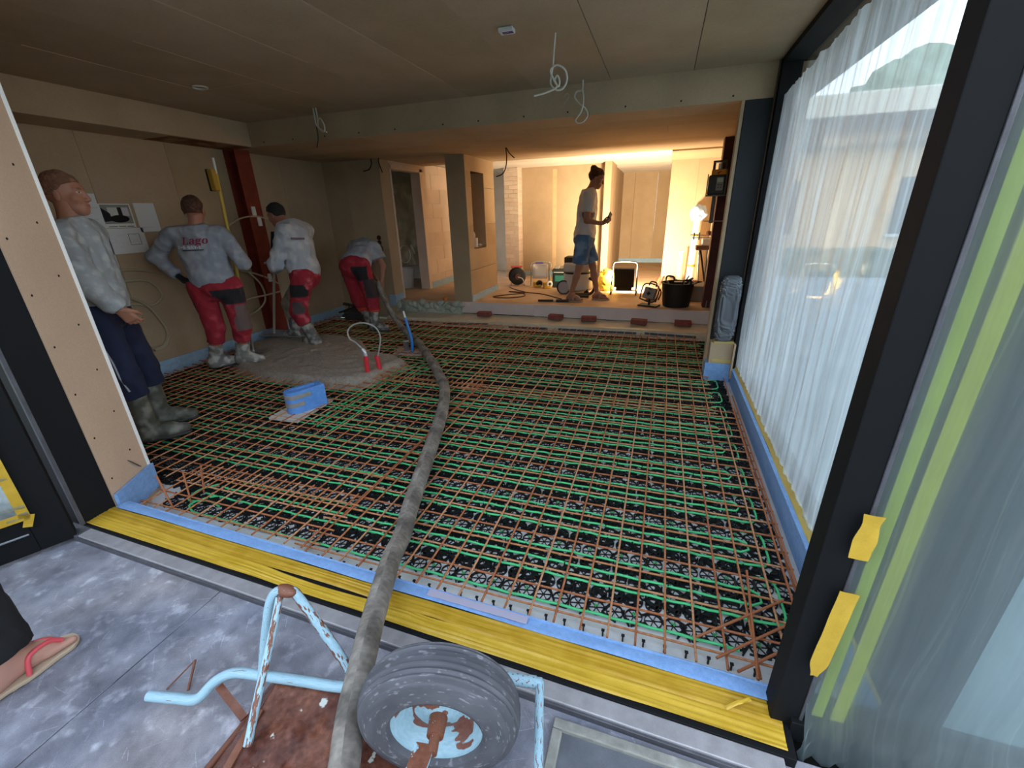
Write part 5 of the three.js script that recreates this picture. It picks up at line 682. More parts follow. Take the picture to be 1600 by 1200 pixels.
{ const g = thing('paint_can', 'white can with a bag in the wall niche', 'can', [-2.74, 0.926, -6.42]); mesh('can', lathe([[0, 0], [0.05, 0], [0.05, 0.12], [0.053, 0.122], [0.053, 0.13], [0, 0.13]], 20), M.whitePlastic, g); mesh('bag', tf(new THREE.SphereGeometry(0.06, 14, 12), { p: [-0.02, 0.16, 0.0], s: [0.5, 1.1, 0.9] }), std({ color: '#b9b4a8', roughness: 0.4 }), g); one('small_lump', tf(new THREE.IcosahedronGeometry(0.03, 1), { p: [-2.72, 0.945, -6.56], s: [1.3, 0.7, 1] }), M.plaster, 'small plaster lump at the back of the niche', 'plaster lump'); one('orange_cap', tf(cyl(0.035, 0.03, 0.05, 0, 0, 0, 16), { p: [-3.1, 0.19, -5.98] }), std({ color: '#d97a2e' }), 'small orange cap by the foot of the dark wall stub', 'cap'); }
// ---------- people ----------
const vsub = (a, b) => [a[0] - b[0], a[1] - b[1], a[2] - b[2]], vadd = (a, b) => [a[0] + b[0], a[1] + b[1], a[2] + b[2]], vmul = (a, s) => [a[0] * s, a[1] * s, a[2] * s], vdot = (a, b) => a[0] * b[0] + a[1] * b[1] + a[2] * b[2], vlen = (a) => Math.hypot(...a), vnorm = (a) => vmul(a, 1 / (vlen(a) || 1)), vcross = (a, b) => [a[1] * b[2] - a[2] * b[1], a[2] * b[0] - a[0] * b[2], a[0] * b[1] - a[1] * b[0]], vmix = (a, b, t) => [mix(a[0], b[0], t), mix(a[1], b[1], t), mix(a[2], b[2], t)];
const along = (o, ...ps) => ps.reduce((q, [v, s]) => vadd(q, vmul(v, s)), o);
const Cap = (a, ra, b, rb, k) => { const d = vsub(b, a), dd = vdot(d, d) || 1e-9, m = Math.max(ra, rb); return { lo: [0, 1, 2].map((i) => Math.min(a[i], b[i]) - m), hi: [0, 1, 2].map((i) => Math.max(a[i], b[i]) + m), k, f: (x, y, z) => { const px = x - a[0], py = y - a[1], pz = z - a[2]; let t = (px * d[0] + py * d[1] + pz * d[2]) / dd; t = t < 0 ? 0 : t > 1 ? 1 : t; return Math.hypot(px - d[0] * t, py - d[1] * t, pz - d[2] * t) - (ra + (rb - ra) * t); } }; };
const Ell = (c, F, r, k) => { const m = Math.max(...r); return { lo: c.map((v) => v - m), hi: c.map((v) => v + m), k, f: (x, y, z) => { const p = [x - c[0], y - c[1], z - c[2]], q = [vdot(p, F[0]), vdot(p, F[1]), vdot(p, F[2])]; const k0 = Math.hypot(q[0] / r[0], q[1] / r[1], q[2] / r[2]), k1 = Math.hypot(q[0] / (r[0] * r[0]), q[1] / (r[1] * r[1]), q[2] / (r[2] * r[2])); return k1 < 1e-9 ? -Math.min(...r) : k0 * (k0 - 1) / k1; } }; };
// naive surface nets over a smooth union, with optional cuts and folds
function blob(parts, { cell = 0.014, k = 0.03, cut, fold, color } = {}) {
  const pad = cell * 2.5 + 0.012, lo = [1e9, 1e9, 1e9], hi = [-1e9, -1e9, -1e9];
  for (const p of parts) for (let i = 0; i < 3; i++) { lo[i] = Math.min(lo[i], p.lo[i] - pad); hi[i] = Math.max(hi[i], p.hi[i] + pad); }
  const N = [0, 1, 2].map((i) => Math.ceil((hi[i] - lo[i]) / cell) + 1), [nx, ny, nz] = N;
  const field = (x, y, z) => { let d = 1e9; for (const p of parts) { if (d < 1e8) { const e = 0.16; if (x < p.lo[0] - e || x > p.hi[0] + e || y < p.lo[1] - e || y > p.hi[1] + e || z < p.lo[2] - e || z > p.hi[2] + e) continue; } const v = p.f(x, y, z), kk = p.k ?? k, h = Math.max(kk - Math.abs(d - v), 0) / kk; d = Math.min(d, v) - h * h * kk / 4; } if (fold && Math.abs(d) < 0.06) d += fold(x, y, z); if (cut) d = cut(d, x, y, z); return d; };
  const S = new Float32Array(nx * ny * nz); let o = 0;
  for (let c = 0; c < nz; c++) for (let b = 0; b < ny; b++) for (let a = 0; a < nx; a++) S[o++] = field(lo[0] + a * cell, lo[1] + b * cell, lo[2] + c * cell);
  const id = new Int32Array(nx * ny * nz).fill(-1), P = [], I = [], E = [[0, 1], [0, 2], [0, 4], [1, 3], [1, 5], [2, 3], [2, 6], [3, 7], [4, 5], [4, 6], [5, 7], [6, 7]], at = (a, b, c) => a + nx * (b + ny * c);
  for (let c = 0; c < nz - 1; c++) for (let b = 0; b < ny - 1; b++) for (let a = 0; a < nx - 1; a++) {
    const v = []; let m = 0; for (let i = 0; i < 8; i++) { const s = S[at(a + (i & 1), b + (i >> 1 & 1), c + (i >> 2))]; v.push(s); if (s < 0) m |= 1 << i; }
    if (m === 0 || m === 255) continue;
    let x = 0, y = 0, z = 0, n = 0; for (const [i, j] of E) { if ((v[i] < 0) === (v[j] < 0)) continue; const t = v[i] / (v[i] - v[j]); x += mix(i & 1, j & 1, t); y += mix(i >> 1 & 1, j >> 1 & 1, t); z += mix(i >> 2, j >> 2, t); n++; }
    id[at(a, b, c)] = P.length / 3; P.push(lo[0] + (a + x / n) * cell, lo[1] + (b + y / n) * cell, lo[2] + (c + z / n) * cell);
  }
  const quad = (a, b, c, d, flip) => { if (a < 0 || b < 0 || c < 0 || d < 0) return; flip ? I.push(a, c, b, a, d, c) : I.push(a, b, c, a, c, d); };
  for (let c = 1; c < nz - 1; c++) for (let b = 1; b < ny - 1; b++) for (let a = 1; a < nx - 1; a++) {
    const s = S[at(a, b, c)] < 0;
    if (s !== S[at(a + 1, b, c)] < 0) quad(id[at(a, b - 1, c - 1)], id[at(a, b, c - 1)], id[at(a, b, c)], id[at(a, b - 1, c)], !s);
    if (s !== S[at(a, b + 1, c)] < 0) quad(id[at(a - 1, b, c - 1)], id[at(a - 1, b, c)], id[at(a, b, c)], id[at(a, b, c - 1)], !s);
    if (s !== S[at(a, b, c + 1)] < 0) quad(id[at(a - 1, b - 1, c)], id[at(a, b - 1, c)], id[at(a, b, c)], id[at(a - 1, b, c)], !s);
  }
  const g = new THREE.BufferGeometry(), n = P.length / 3, nor = new Float32Array(n * 3), col = color && new Float32Array(n * 3), e = cell * 0.6;
  for (let i = 0; i < n; i++) { const x = P[i * 3], y = P[i * 3 + 1], z = P[i * 3 + 2], q = vnorm([field(x + e, y, z) - field(x - e, y, z), field(x, y + e, z) - field(x, y - e, z), field(x, y, z + e) - field(x, y, z - e)]); nor.set(q, i * 3); if (color) col.set(color(x, y, z, q), i * 3); }
  g.setAttribute('position', new THREE.Float32BufferAttribute(P, 3)); g.setAttribute('normal', new THREE.BufferAttribute(nor, 3)); if (color) g.setAttribute('color', new THREE.BufferAttribute(col, 3)); g.setIndex(I); return g;
}
const lin = (h) => { const c = new THREE.Color(h); return [c.r, c.g, c.b]; };
const cmix = (a, b, t) => vmix(a, b, clamp(t));
function headParts(H) { // H: c centre, f forward, u up, s scale
  const { c, f, u } = H, r = vnorm(vcross(f, u)), F = [r, u, f], s = H.s ?? 1, at = (x, y, z) => along(c, [r, x * s], [u, y * s], [f, z * s]), e = (x, y, z, a, b, d, k = 0.02) => Ell(at(x, y, z), F, [a * s, b * s, d * s], k);
  return [e(0, 0.03, -0.012, 0.074, 0.09, 0.092), e(0, -0.045, 0.03, 0.054, 0.062, 0.056, 0.04), e(0, -0.085, 0.062, 0.026, 0.024, 0.022, 0.03), e(0, 0.035, 0.07, 0.05, 0.018, 0.018, 0.02), Cap(at(0, 0.018, 0.088), 0.009 * s, at(0, -0.02, 0.1), 0.013 * s, 0.014), e(0.014, -0.026, 0.094, 0.009, 0.008, 0.009, 0.008), e(-0.014, -0.026, 0.094, 0.009, 0.008, 0.009, 0.008), e(0.045, -0.015, 0.06, 0.02, 0.018, 0.016, 0.03), e(-0.045, -0.015, 0.06, 0.02, 0.018, 0.016, 0.03), e(0, -0.052, 0.084, 0.024, 0.008, 0.009, 0.01), e(0, -0.064, 0.082, 0.02, 0.008, 0.008, 0.01), e(0.079, -0.005, -0.008, 0.009, 0.031, 0.018, 0.008), e(-0.079, -0.005, -0.008, 0.009, 0.031, 0.018, 0.008)];
}
function headColor(H, skin, hair) { const { c, f, u } = H, r = vnorm(vcross(f, u)), s = H.s ?? 1; return (x, y, z) => { const p = [x - c[0], y - c[1], z - c[2]], X = vdot(p, r) / s, Y = vdot(p, u) / s, Z = vdot(p, f) / s; let q = skin; const k = (a, b, ra, rb) => Z > 0.04 ? 1 - sstep(0.7, 1.1, Math.hypot((Math.abs(X) - a) / ra, (Y - b) / rb)) : 0; q = cmix(q, lin('#8a4a42'), k(0, -0.057, 0.026, 0.011) * 0.8); q = cmix(q, lin('#d8d2c8'), k(0.031, 0.012, 0.014, 0.007)); q = cmix(q, lin('#2a1c14'), k(0.031, 0.012, 0.006, 0.007)); q = cmix(q, hair, k(0.031, 0.033, 0.021, 0.006) * 0.8); return q; }; }
function handParts(w, dir, back, side, curl = 0.5, s = 1, spread = 0.08) { // dir: wrist to knuckles, back: out of the back of the hand, side: towards the thumb
  dir = vnorm(dir); side = vnorm(vcross(vcross(dir, side), dir)); back = vnorm(back); const n = vnorm(vsub(back, vmul(dir, vdot(back, dir)))); const palmEnd = along(w, [dir, 0.09 * s]), P = [];
  for (const o of [0.028, 0.009, -0.01, -0.028]) P.push(Cap(along(w, [dir, 0.012 * s], [side, o * 0.7 * s]), 0.0135 * s, along(palmEnd, [side, o * s], [dir, -Math.abs(o) * 0.15]), 0.0125 * s, 0.016));
  [[0.029, 0.07], [0.0095, 0.08], [-0.01, 0.074], [-0.029, 0.058]].forEach(([o, L], i) => { let p = along(palmEnd, [side, o * s], [dir, -Math.abs(o) * 0.15]), a = curl * (0.45 + i * 0.04), d; for (let j = 0; j < 3; j++) { d = along([0, 0, 0], [dir, Math.cos(a)], [n, -Math.sin(a)], [side, o > 0 ? spread * (1.5 - i) * 0.3 : spread * (1.5 - i) * 0.3]); const l = L * s * [0.46, 0.31, 0.25][j], q = along(p, [vnorm(d), l]); P.push(Cap(p, (0.0095 - j * 0.0009) * s, q, (0.0088 - j * 0.001) * s, 0.006)); p = q; a += curl * 0.95; } });
  let t0 = along(w, [dir, 0.025 * s], [side, 0.028 * s]), t1 = along(t0, [dir, 0.035 * s], [side, 0.024 * s], [n, -0.012 * s]), t2 = along(t1, [dir, 0.028 * s], [side, 0.004 * s], [n, -0.016 * s * (0.4 + curl)]); P.push(Cap(t0, 0.014 * s, t1, 0.0105 * s, 0.012), Cap(t1, 0.0102 * s, t2, 0.0085 * s, 0.006)); return P;
}
const M2 = { skinM: std({ vertexColors: true, roughness: 0.55 }), cloth: std({ vertexColors: true, roughness: 0.92 }), wet: std({ vertexColors: true, roughness: 0.6 }) };
const folds = (amp, fr, sd) => (x, y, z) => { const a = n3(x * fr + sd, y * fr * 0.8, z * fr), b = n3(x * fr * 2.3, y * fr * 1.5 + sd, z * fr * 2.3); return (Math.abs(a) * 1.4 - 0.35) * amp + b * amp * 0.35; };
const wornColor = (base, alt, fr, lo, hi, sd) => (x, y, z) => cmix(base, alt, sstep(lo, hi, fbm(x * fr + sd, y * fr, z * fr, 3)));
// J: joints; builds body, top, trousers, footwear, hair
function figure(name, label, J, o) {
  const root = thing(name, label, 'person', [0, 0, 0]);
  const f = vnorm(o.face), U = [0, 1, 0], skin = lin(o.skin), hair = lin(o.hair), b = o.build ?? 1;
  const up = vnorm(vsub(vmix(J.shL, J.shR, 0.5), vmix(J.hpL, J.hpR, 0.5))), lat = vnorm(vsub(J.shR, J.shL)), fw = vnorm(vcross(up, lat)), T = [lat, up, fw];
  const mid = vmix(J.shL, J.shR, 0.5), pel = vmix(J.hpL, J.hpR, 0.5), chest = vmix(pel, mid, 0.72), belly = vmix(pel, mid, 0.36), hw = vlen(vsub(J.shR, J.shL)) / 2;
  const H = { c: J.head, f, u: vnorm(o.headUp ?? U), s: o.headS ?? 1.0 };
  const arm = (s, g, el = 0.004) => [Cap(J['sh' + s], 0.054 * b + g, J['el' + s], 0.041 * b + g), Cap(J['el' + s], 0.041 * b + g, J['wr' + s], 0.029 * b + g * 0.9)];
  const leg = (s, g) => [Cap(J['hp' + s], 0.083 * b + g, J['kn' + s], 0.057 * b + g), Cap(J['kn' + s], 0.057 * b + g, vmix(J['kn' + s], J['an' + s], 0.35), 0.056 * b + g), Cap(vmix(J['kn' + s], J['an' + s], 0.35), 0.056 * b + g, J['an' + s], 0.036 * b + g)];
  const torso = (g) => [Ell(chest, T, [hw * 0.86 + g, 0.17 + g, 0.112 * b + g], 0.08), Ell(belly, T, [hw * 0.74 + g, 0.16 + g, 0.105 * b + g], 0.08), Cap(vmix(mid, J.shL, 0.75), 0.062 * b + g, vmix(mid, J.shR, 0.75), 0.062 * b + g, 0.06), Cap(mid, 0.075 + g, along(mid, [up, 0.055], [fw, -0.01]), 0.056 + g, 0.07)];
  const pelvis = (g) => [Ell(pel, T, [0.15 * b + g, 0.12 + g, 0.12 * b + g], 0.06)];
  const neck = [Cap(along(mid, [up, -0.02]), 0.062, along(J.head, [H.u, -0.06], [f, -0.012]), 0.056, 0.03)];
  const foot = (s, g) => { const a = J['an' + s], t = J['to' + s], d = vnorm([t[0] - a[0], 0, t[2] - a[2]]), sole = Math.min(a[1], t[1]) - (o.ankleUp ?? 0.08); return { a, t, d, sole: J.sole ?? sole }; };
  const feetSkin = o.bare ? ['L', 'R'].flatMap((s) => { const q = foot(s, 0), r = vcross(q.d, U), y = J.soleY + 0.03, A = [q.a[0], y, q.a[2]], P = [Cap(J['an' + s], 0.038, along(A, [q.d, -0.03]), 0.033), Cap(along(J['an' + s], [q.d, 0.015]), 0.034, along(A, [q.d, 0.11], [U, -0.005]), 0.024, 0.04), Cap(along(A, [q.d, -0.03]), 0.032, along(A, [q.d, 0.1]), 0.03, 0.04)]; for (let i = 0; i < 5; i++) { const w = (i - 2) * 0.016; P.push(Cap(along(A, [q.d, 0.1], [r, w * 0.9], [U, -0.012]), 0.013, along(A, [q.d, 0.165 - Math.abs((s === 'L' ? i - 4 : i)) * 0.008], [r, w], [U, -0.018]), i === (s === 'L' ? 4 : 0) ? 0.0125 : 0.0095, 0.008)); } return P; }) : [];
  const col = () => skin;
  const bodyParts = [...torso(-0.014), ...pelvis(-0.014), ...neck, Cap(along(J.head, [H.u, -0.03]), 0.06, along(J.head, [H.u, 0.02]), 0.06), ...arm('L', -0.004), ...arm('R', -0.004), ...leg('L', -0.006), ...leg('R', -0.006), ...(o.bare ? [] : ['L', 'R'].map((s) => { const q = foot(s); return Cap([q.a[0], q.a[1], q.a[2]], 0.035, along(q.a, [q.d, 0.12], [U, -0.03]), 0.03); }))];
  const gs = [blob(bodyParts, { cell: 0.016, color: col }), blob(headParts(H), { cell: o.headCell ?? 0.006, color: headColor(H, skin, hair) })];
  if (o.bare) gs.push(blob(feetSkin, { cell: 0.006, color: col, cut: (d, x, y, z) => Math.max(d, J.soleY - y) }));
  for (const s of ['L', 'R']) { const h = o.hands?.[s] ?? {}, el = J['el' + s], wr = J['wr' + s], dir = h.dir ?? vnorm(vsub(wr, el)), side = h.side ?? vnorm(along(f, [U, 0.2])), back = h.back ?? vmul(lat, s === 'R' ? 1 : -1); gs.push(blob([Cap(vmix(el, wr, 0.85), 0.029, along(wr, [dir, 0.015]), 0.024), ...handParts(along(wr, [dir, 0.01]), dir, back, side, h.curl ?? 0.55)], { cell: 0.0052, k: 0.01, color: () => h.glove ? lin(h.glove) : skin })); }
  mesh('body', merge(...gs), M2.skinM, root);
  // hair
  if (o.hairStyle !== 'none') { const r = vnorm(vcross(f, H.u)), s = H.s, parts = [Ell(along(H.c, [H.u, 0.036 * s], [f, -0.016 * s]), [r, H.u, f], [0.083 * s, 0.096 * s, 0.1 * s])]; if (o.bun) parts.push(Ell(along(H.c, [H.u, 0.1], [f, -0.085]), [r, H.u, f], [0.04, 0.038, 0.042], 0.02), Cap(along(H.c, [H.u, 0.02], [f, -0.09]), 0.03, along(H.c, [H.u, 0.09], [f, -0.07]), 0.035, 0.02)); const low = o.hairLow ?? -0.045;
    mesh('hair', blob(parts, { cell: 0.0065, fold: (x, y, z) => n3(x * 70, y * 70, z * 70) * 0.004 + n3(x * 25, y * 25, z * 25) * 0.004, color: wornColor(hair, vmul(hair, 1.7), 40, -0.1, 0.3, 1), cut: (d, x, y, z) => { const p = vsub([x, y, z], H.c), Y = vdot(p, H.u) / s, Z = vdot(p, f) / s; const line = Z > 0.02 ? 0.052 + (Z - 0.02) * 0.35 : Math.max(low, 0.05 + (Z - 0.02) * 1.25); return Math.max(d, line - Y); } }), M2.cloth, root); }
  // top
  const t = o.top, hem = t.hem ?? 0.02, hemP = along(pel, [up, hem]), g = t.g ?? 0.022;
  const sleeve = (s) => t.short ? [Cap(J['sh' + s], 0.056 * b + g, vmix(J['sh' + s], J['el' + s], 0.62), 0.05 * b + g + 0.008)] : [...arm(s, g), Cap(vmix(J['el' + s], J['wr' + s], t.cuff ?? 0.9), 0.034 * b + g * 0.6, J['wr' + s], 0.03 * b + g * 0.3)];
  const tp = [...torso(g), ...sleeve('L'), ...sleeve('R'), Ell(along(pel, [up, 0.06]), T, [(t.hemW ?? 0.165) + g * 0.7, 0.15, 0.13 + g * 0.8], 0.08)]; if (t.hood) tp.push(Ell(along(mid, [up, 0.05], [fw, -0.1]), T, [0.14, 0.09, 0.085], 0.035), Cap(along(mid, [up, 0.085], [lat, -0.075], [fw, -0.03]), 0.042, along(mid, [up, 0.085], [lat, 0.075], [fw, -0.03]), 0.042, 0.04)); if (t.collar) tp.push(Cap(along(mid, [up, 0.05]), 0.072, along(mid, [up, 0.085], [fw, -0.005]), 0.066, 0.02));
  const wrCut = ['L', 'R'].map((s) => { const a = J['el' + s], w = J['wr' + s], d = vnorm(vsub(w, a)), p = t.short ? vmix(J['sh' + s], a, 0.66) : along(w, [d, 0.0]), dd = t.short ? vnorm(vsub(a, J['sh' + s])) : d; return [p, dd, t.short ? 0.14 : 0.1]; });
  mesh(t.name ?? 'sweater', blob(tp, { cell: t.cell ?? 0.0125, fold: folds(t.fold ?? 0.014, t.fr ?? 9, t.sd ?? 1), color: t.color, cut: (d, x, y, z) => { let r = Math.max(d, -vdot(vsub([x, y, z], hemP), up)); const nk = along(mid, [up, t.neck ?? 0.1]); r = Math.max(r, 0.0 + vdot(vsub([x, y, z], nk), vnorm(along(up, [fw, -0.25])))); for (const [p, dd, R] of wrCut) { const q = vsub([x, y, z], p), v = vdot(q, dd); if (v > -0.02 && vlen(q) < R) r = Math.max(r, v); } return r; } }), M2.cloth, root);
  // trousers
  const q = o.bottom, gg = q.g ?? 0.022, end = q.end ?? 0.5; // end: share of the shin that is covered; below 0 ends above the knee
  const lp = (s) => { const K = J['kn' + s], A = J['an' + s], e = vmix(K, A, Math.max(0, end)); return end > 0 ? [Cap(J['hp' + s], 0.09 * b + gg, K, 0.064 * b + gg), Cap(K, 0.064 * b + gg, e, (q.wide ?? 0.055) * b + gg)] : [Cap(J['hp' + s], 0.09 * b + gg, vmix(J['hp' + s], K, 1 + end), 0.076 * b + gg + 0.012)]; };
  const cuts = ['L', 'R'].map((s) => { const K = J['kn' + s], A = J['an' + s], Hh = J['hp' + s]; return end > 0 ? [vmix(K, A, end), vnorm(vsub(A, K))] : [vmix(Hh, K, 1 + end), vnorm(vsub(K, Hh))]; });
  mesh(q.name ?? 'trousers', blob([...pelvis(gg), Cap(along(pel, [up, 0.02]), 0.11 * b + gg, along(pel, [up, 0.08]), 0.095 * b + gg, 0.05), ...lp('L'), ...lp('R')], { cell: 0.0125, k: 0.025, fold: folds(q.fold ?? 0.012, q.fr ?? 10, q.sd ?? 4), color: q.color, cut: (d, x, y, z) => { let r = Math.max(d, vdot(vsub([x, y, z], along(pel, [up, 0.07])), up)); cuts.forEach(([p, dd], i) => { const v = vsub([x, y, z], p), w = vdot(v, dd); const rad = vlen(vsub(v, vmul(dd, w))); if (w > -0.03 && w < 0.3 && rad < 0.13) r = Math.max(r, w); }); return r; } }), M2.cloth, root);
  // boots or flip-flops
  if (!o.bare) for (const s of ['L', 'R']) { const w = foot(s), kn = J['kn' + s], topP = vmix(kn, w.a, o.bootTop ?? 0.42), sy = J.soleY, bl = o.bootLen ?? 0.17, A = [w.a[0], sy + 0.07, w.a[2]]; const parts = [Cap(topP, 0.068, vmix(topP, w.a, 0.7), 0.056), Cap(vmix(topP, w.a, 0.6), 0.056, along(A, [w.d, -0.01]), 0.058), Cap(along(A, [w.d, -0.02], [U, -0.02]), 0.052, along(A, [w.d, bl * 0.5], [U, -0.015]), 0.055, 0.05), Cap(along(A, [w.d, bl * 0.5], [U, -0.02]), 0.05, along(A, [w.d, bl], [U, -0.028]), 0.042, 0.04)], td = vnorm(vsub(w.a, kn));
    const bt = mesh('boot', blob(parts, { cell: 0.0105, fold: folds(0.006, 14, 3), color: o.bootColor, cut: (d, x, y, z) => { let r = Math.max(d, sy + 0.006 - y); const v = vsub([x, y, z], topP); if (vlen(v) < 0.14) r = Math.max(r, -vdot(v, td)); return r; } }), M2.wet, root);
    mesh('sole', blob([Cap(along([A[0], sy + 0.012, A[2]], [w.d, -0.025]), 0.05, along([A[0], sy + 0.012, A[2]], [w.d, bl * 0.5]), 0.052, 0.04), Cap(along([A[0], sy + 0.012, A[2]], [w.d, bl * 0.5]), 0.05, along([A[0], sy + 0.012, A[2]], [w.d, bl * 0.98]), 0.044, 0.04)], { cell: 0.01, cut: (d, x, y, z) => Math.max(d, sy - y, y - sy - 0.022), color: () => lin('#2e2d2a') }), M2.wet, bt); }
  else for (const s of ['L', 'R']) { const w = foot(s), r = vcross(w.d, U), A = [w.a[0], J.soleY, w.a[2]]; const so = mesh('flip_flop', blob([Cap(along(A, [w.d, -0.035], [U, 0.0]), 0.042, along(A, [w.d, 0.05]), 0.04, 0.05), Cap(along(A, [w.d, 0.05]), 0.042, along(A, [w.d, 0.14]), 0.05, 0.05)], { cell: 0.007, cut: (d, x, y, z) => Math.max(d, J.soleY - 0.018 - y, y - J.soleY), color: () => lin(o.soleColor ?? '#b79c80') }), M2.cloth, root); const toe = along(A, [w.d, 0.125], [U, 0.004]); mesh('strap', merge(...[-1, 1].map((k) => tube([along(A, [w.d, 0.04], [r, k * 0.046], [U, 0.005]), along(A, [w.d, 0.06], [r, k * 0.04], [U, 0.062]), along(A, [w.d, 0.095], [r, k * 0.02 + 0.012], [U, 0.066]), along(A, [w.d, 0.125], [r, k * 0.006 + 0.018], [U, 0.052]), along(A, [w.d, 0.145], [r, 0.02], [U, 0.028])], 0.0075, 24, 8))), std({ color: o.strap ?? '#b59a86', roughness: 0.5 }), so); }
  return root;
}
const greyKnit = wornColor(lin('#8f939c'), lin('#a6a8ad'), 12, -0.1, 0.3, 2), redCl = lin('#982231'), darkPatch = lin('#262527'), dust = lin('#a39d93');
const bootGrey = wornColor(lin('#5c5c58'), lin('#a7a49e'), 14, -0.15, 0.25, 3);
const SY = -0.03; // boot soles on the steel mats
const boxIn = (x, y, z, c, r) => Math.max(Math.abs(x - c[0]) / r[0], Math.abs(y - c[1]) / r[1], Math.abs(z - c[2]) / r[2]) < 1;
{ // nearest worker, half behind the reveal
  const J = { shR: [-3.27, 1.345, -1.64], shL: [-3.5, 1.345, -1.92], elR: [-3.16, 1.085, -1.63], elL: [-3.66, 1.09, -1.9], wrR: [-3.15, 0.92, -1.73], wrL: [-3.66, 0.86, -1.88], hpR: [-3.36, 0.88, -1.7], hpL: [-3.5, 0.88, -1.87], knR: [-3.32, 0.45, -1.72], knL: [-3.47, 0.45, -1.93], anR: [-3.3, 0.07, -1.74], anL: [-3.5, 0.07, -1.95], toR: [-3.15, -0.01, -1.9], toL: [-3.34, -0.01, -2.1], head: [-3.35, 1.565, -1.79], soleY: SY };
  figure('person', 'man in a spattered grey sweater and navy trousers, half hidden by the reveal', J, { face: [0.78, -0.05, -0.62], skin: '#a8745c', hair: '#6d4c38', hairLow: 0.0, top: { color: wornColor(lin('#9a9fa2'), lin('#b4b8b8'), 26, 0.0, 0.3, 6), hem: 0.0, fold: 0.02, g: 0.03 }, bottom: { end: 0.38, color: (x, y, z) => { const k = Math.abs((x + 3.262) - (z + 1.655) * -0.1 - n3(0, y * 3, 0) * 0.03); return cmix(lin('#161d36'), lin('#1f2946'), n3(x * 9, y * 9, z * 9) + 0.4); }, wide: 0.07 }, bootColor: wornColor(lin('#4c4d44'), lin('#7d7d72'), 12, -0.1, 0.3, 5), bootTop: 0.34, bootLen: 0.19, hands: { R: { curl: 0.7 } } });
  mesh('piping', tube([[-3.262, 0.84, -1.605], [-3.245, 0.7, -1.625], [-3.24, 0.58, -1.645], [-3.255, 0.47, -1.66], [-3.24, 0.37, -1.675]], 0.006, 40, 6), std({ color: '#aab0bb' }), scene.children.filter((q) => q.userData.category === 'person').pop());
}
{ // worker with hand on hip, back to us
  const J = { shL: [-4.3, 1.29, -2.98], shR: [-3.94, 1.28, -3.2], elL: [-4.53, 1.1, -2.93], elR: [-3.8, 1.02, -3.23], wrL: [-4.33, 0.93, -2.95], wrR: [-4.03, 1.06, -3.4], hpL: [-4.17, 0.82, -3.02], hpR: [-3.97, 0.81, -3.16], knL: [-4.19, 0.39, -3.06], knR: [-4.0, 0.39, -3.2], anL: [-4.28, 0.06, -3.04], anR: [-4.1, 0.05, -3.2], toL: [-4.22, 0, -3.16], toR: [-3.96, 0, -3.28], head: [-4.11, 1.495, -3.12], soleY: -0.02 };
  const mid = [-4.1, 1.1, -3.07];
  figure('person', 'worker seen from behind with one hand on his hip, red trousers', J, { face: [-0.5, -0.12, -0.86], skin: '#a9705a', hair: '#4a2f20', hairLow: -0.02, top: { color: greyKnit, hem: 0.0, sd: 3 }, bottom: { end: 0.42, color: (x, y, z, n) => { let c = wornColor(redCl, lin('#b5404c'), 11, 0, 0.4, 1)(x, y, z); if (boxIn(x, y, z, [-3.9, 0.72, -3.1], [0.1, 0.075, 0.14])) c = darkPatch; if (boxIn(x, y, z, [-4.26, 0.7, -2.98], [0.05, 0.12, 0.1])) c = darkPatch; if (boxIn(x, y, z, [-3.9, 0.5, -3.2], [0.07, 0.13, 0.09])) c = lin('#6d5a58'); return c; } }, bootColor: wornColor(lin('#77756f'), lin('#b9b6b0'), 14, -0.15, 0.2, 9), bootTop: 0.5, hands: { L: { glove: '#1d1d20', curl: 0.8 }, R: { curl: 1.3, glove: '#9a968f' } } });
  const c = document.createElement('canvas'); c.width = 256; c.height = 160; const x = c.getContext('2d'); x.clearRect(0, 0, 256, 160);
  // printed mark on the back: a red word over a white bar of letters
  const letters = (str, font, fill, px, py) => { x.font = font; x.fillStyle = fill; x.fillText(str, px, py); };
  letters('Lago', 'italic bold 84px serif', '#8c2338', 52, 78); letters('T=B-BAV-L', 'bold 40px sans-serif', '#d5d6da', 6, 118); x.fillStyle = '#33363f'; x.fillRect(40, 126, 170, 8);
  const tx = new THREE.CanvasTexture(c); tx.colorSpace = THREE.SRGBColorSpace;
  // curved patch just off the cloth
  const N = [0.53, 0.02, 0.85], R = [0.85, 0, -0.53], P0 = [-4.115, 1.2, -3.085], g = new THREE.PlaneGeometry(0.26, 0.16, 16, 6), p = g.attributes.position;
  for (let i = 0; i < p.count; i++) { const u = p.getX(i), v = p.getY(i), k = 0.168 - u * u * 1.6 + 0.002; p.setXYZ(i, P0[0] + R[0] * u + N[0] * k, P0[1] + v + 0.01, P0[2] + R[2] * u + N[2] * k); } g.computeVertexNormals();
  const last = scene.children.filter((q) => q.userData.category === 'person').pop(); mesh('back_print', g, new THREE.MeshStandardMaterial({ map: tx, transparent: true, alphaTest: 0.4, roughness: 0.9, side: THREE.DoubleSide }), last).userData.label = 'red and white print on the back';
}
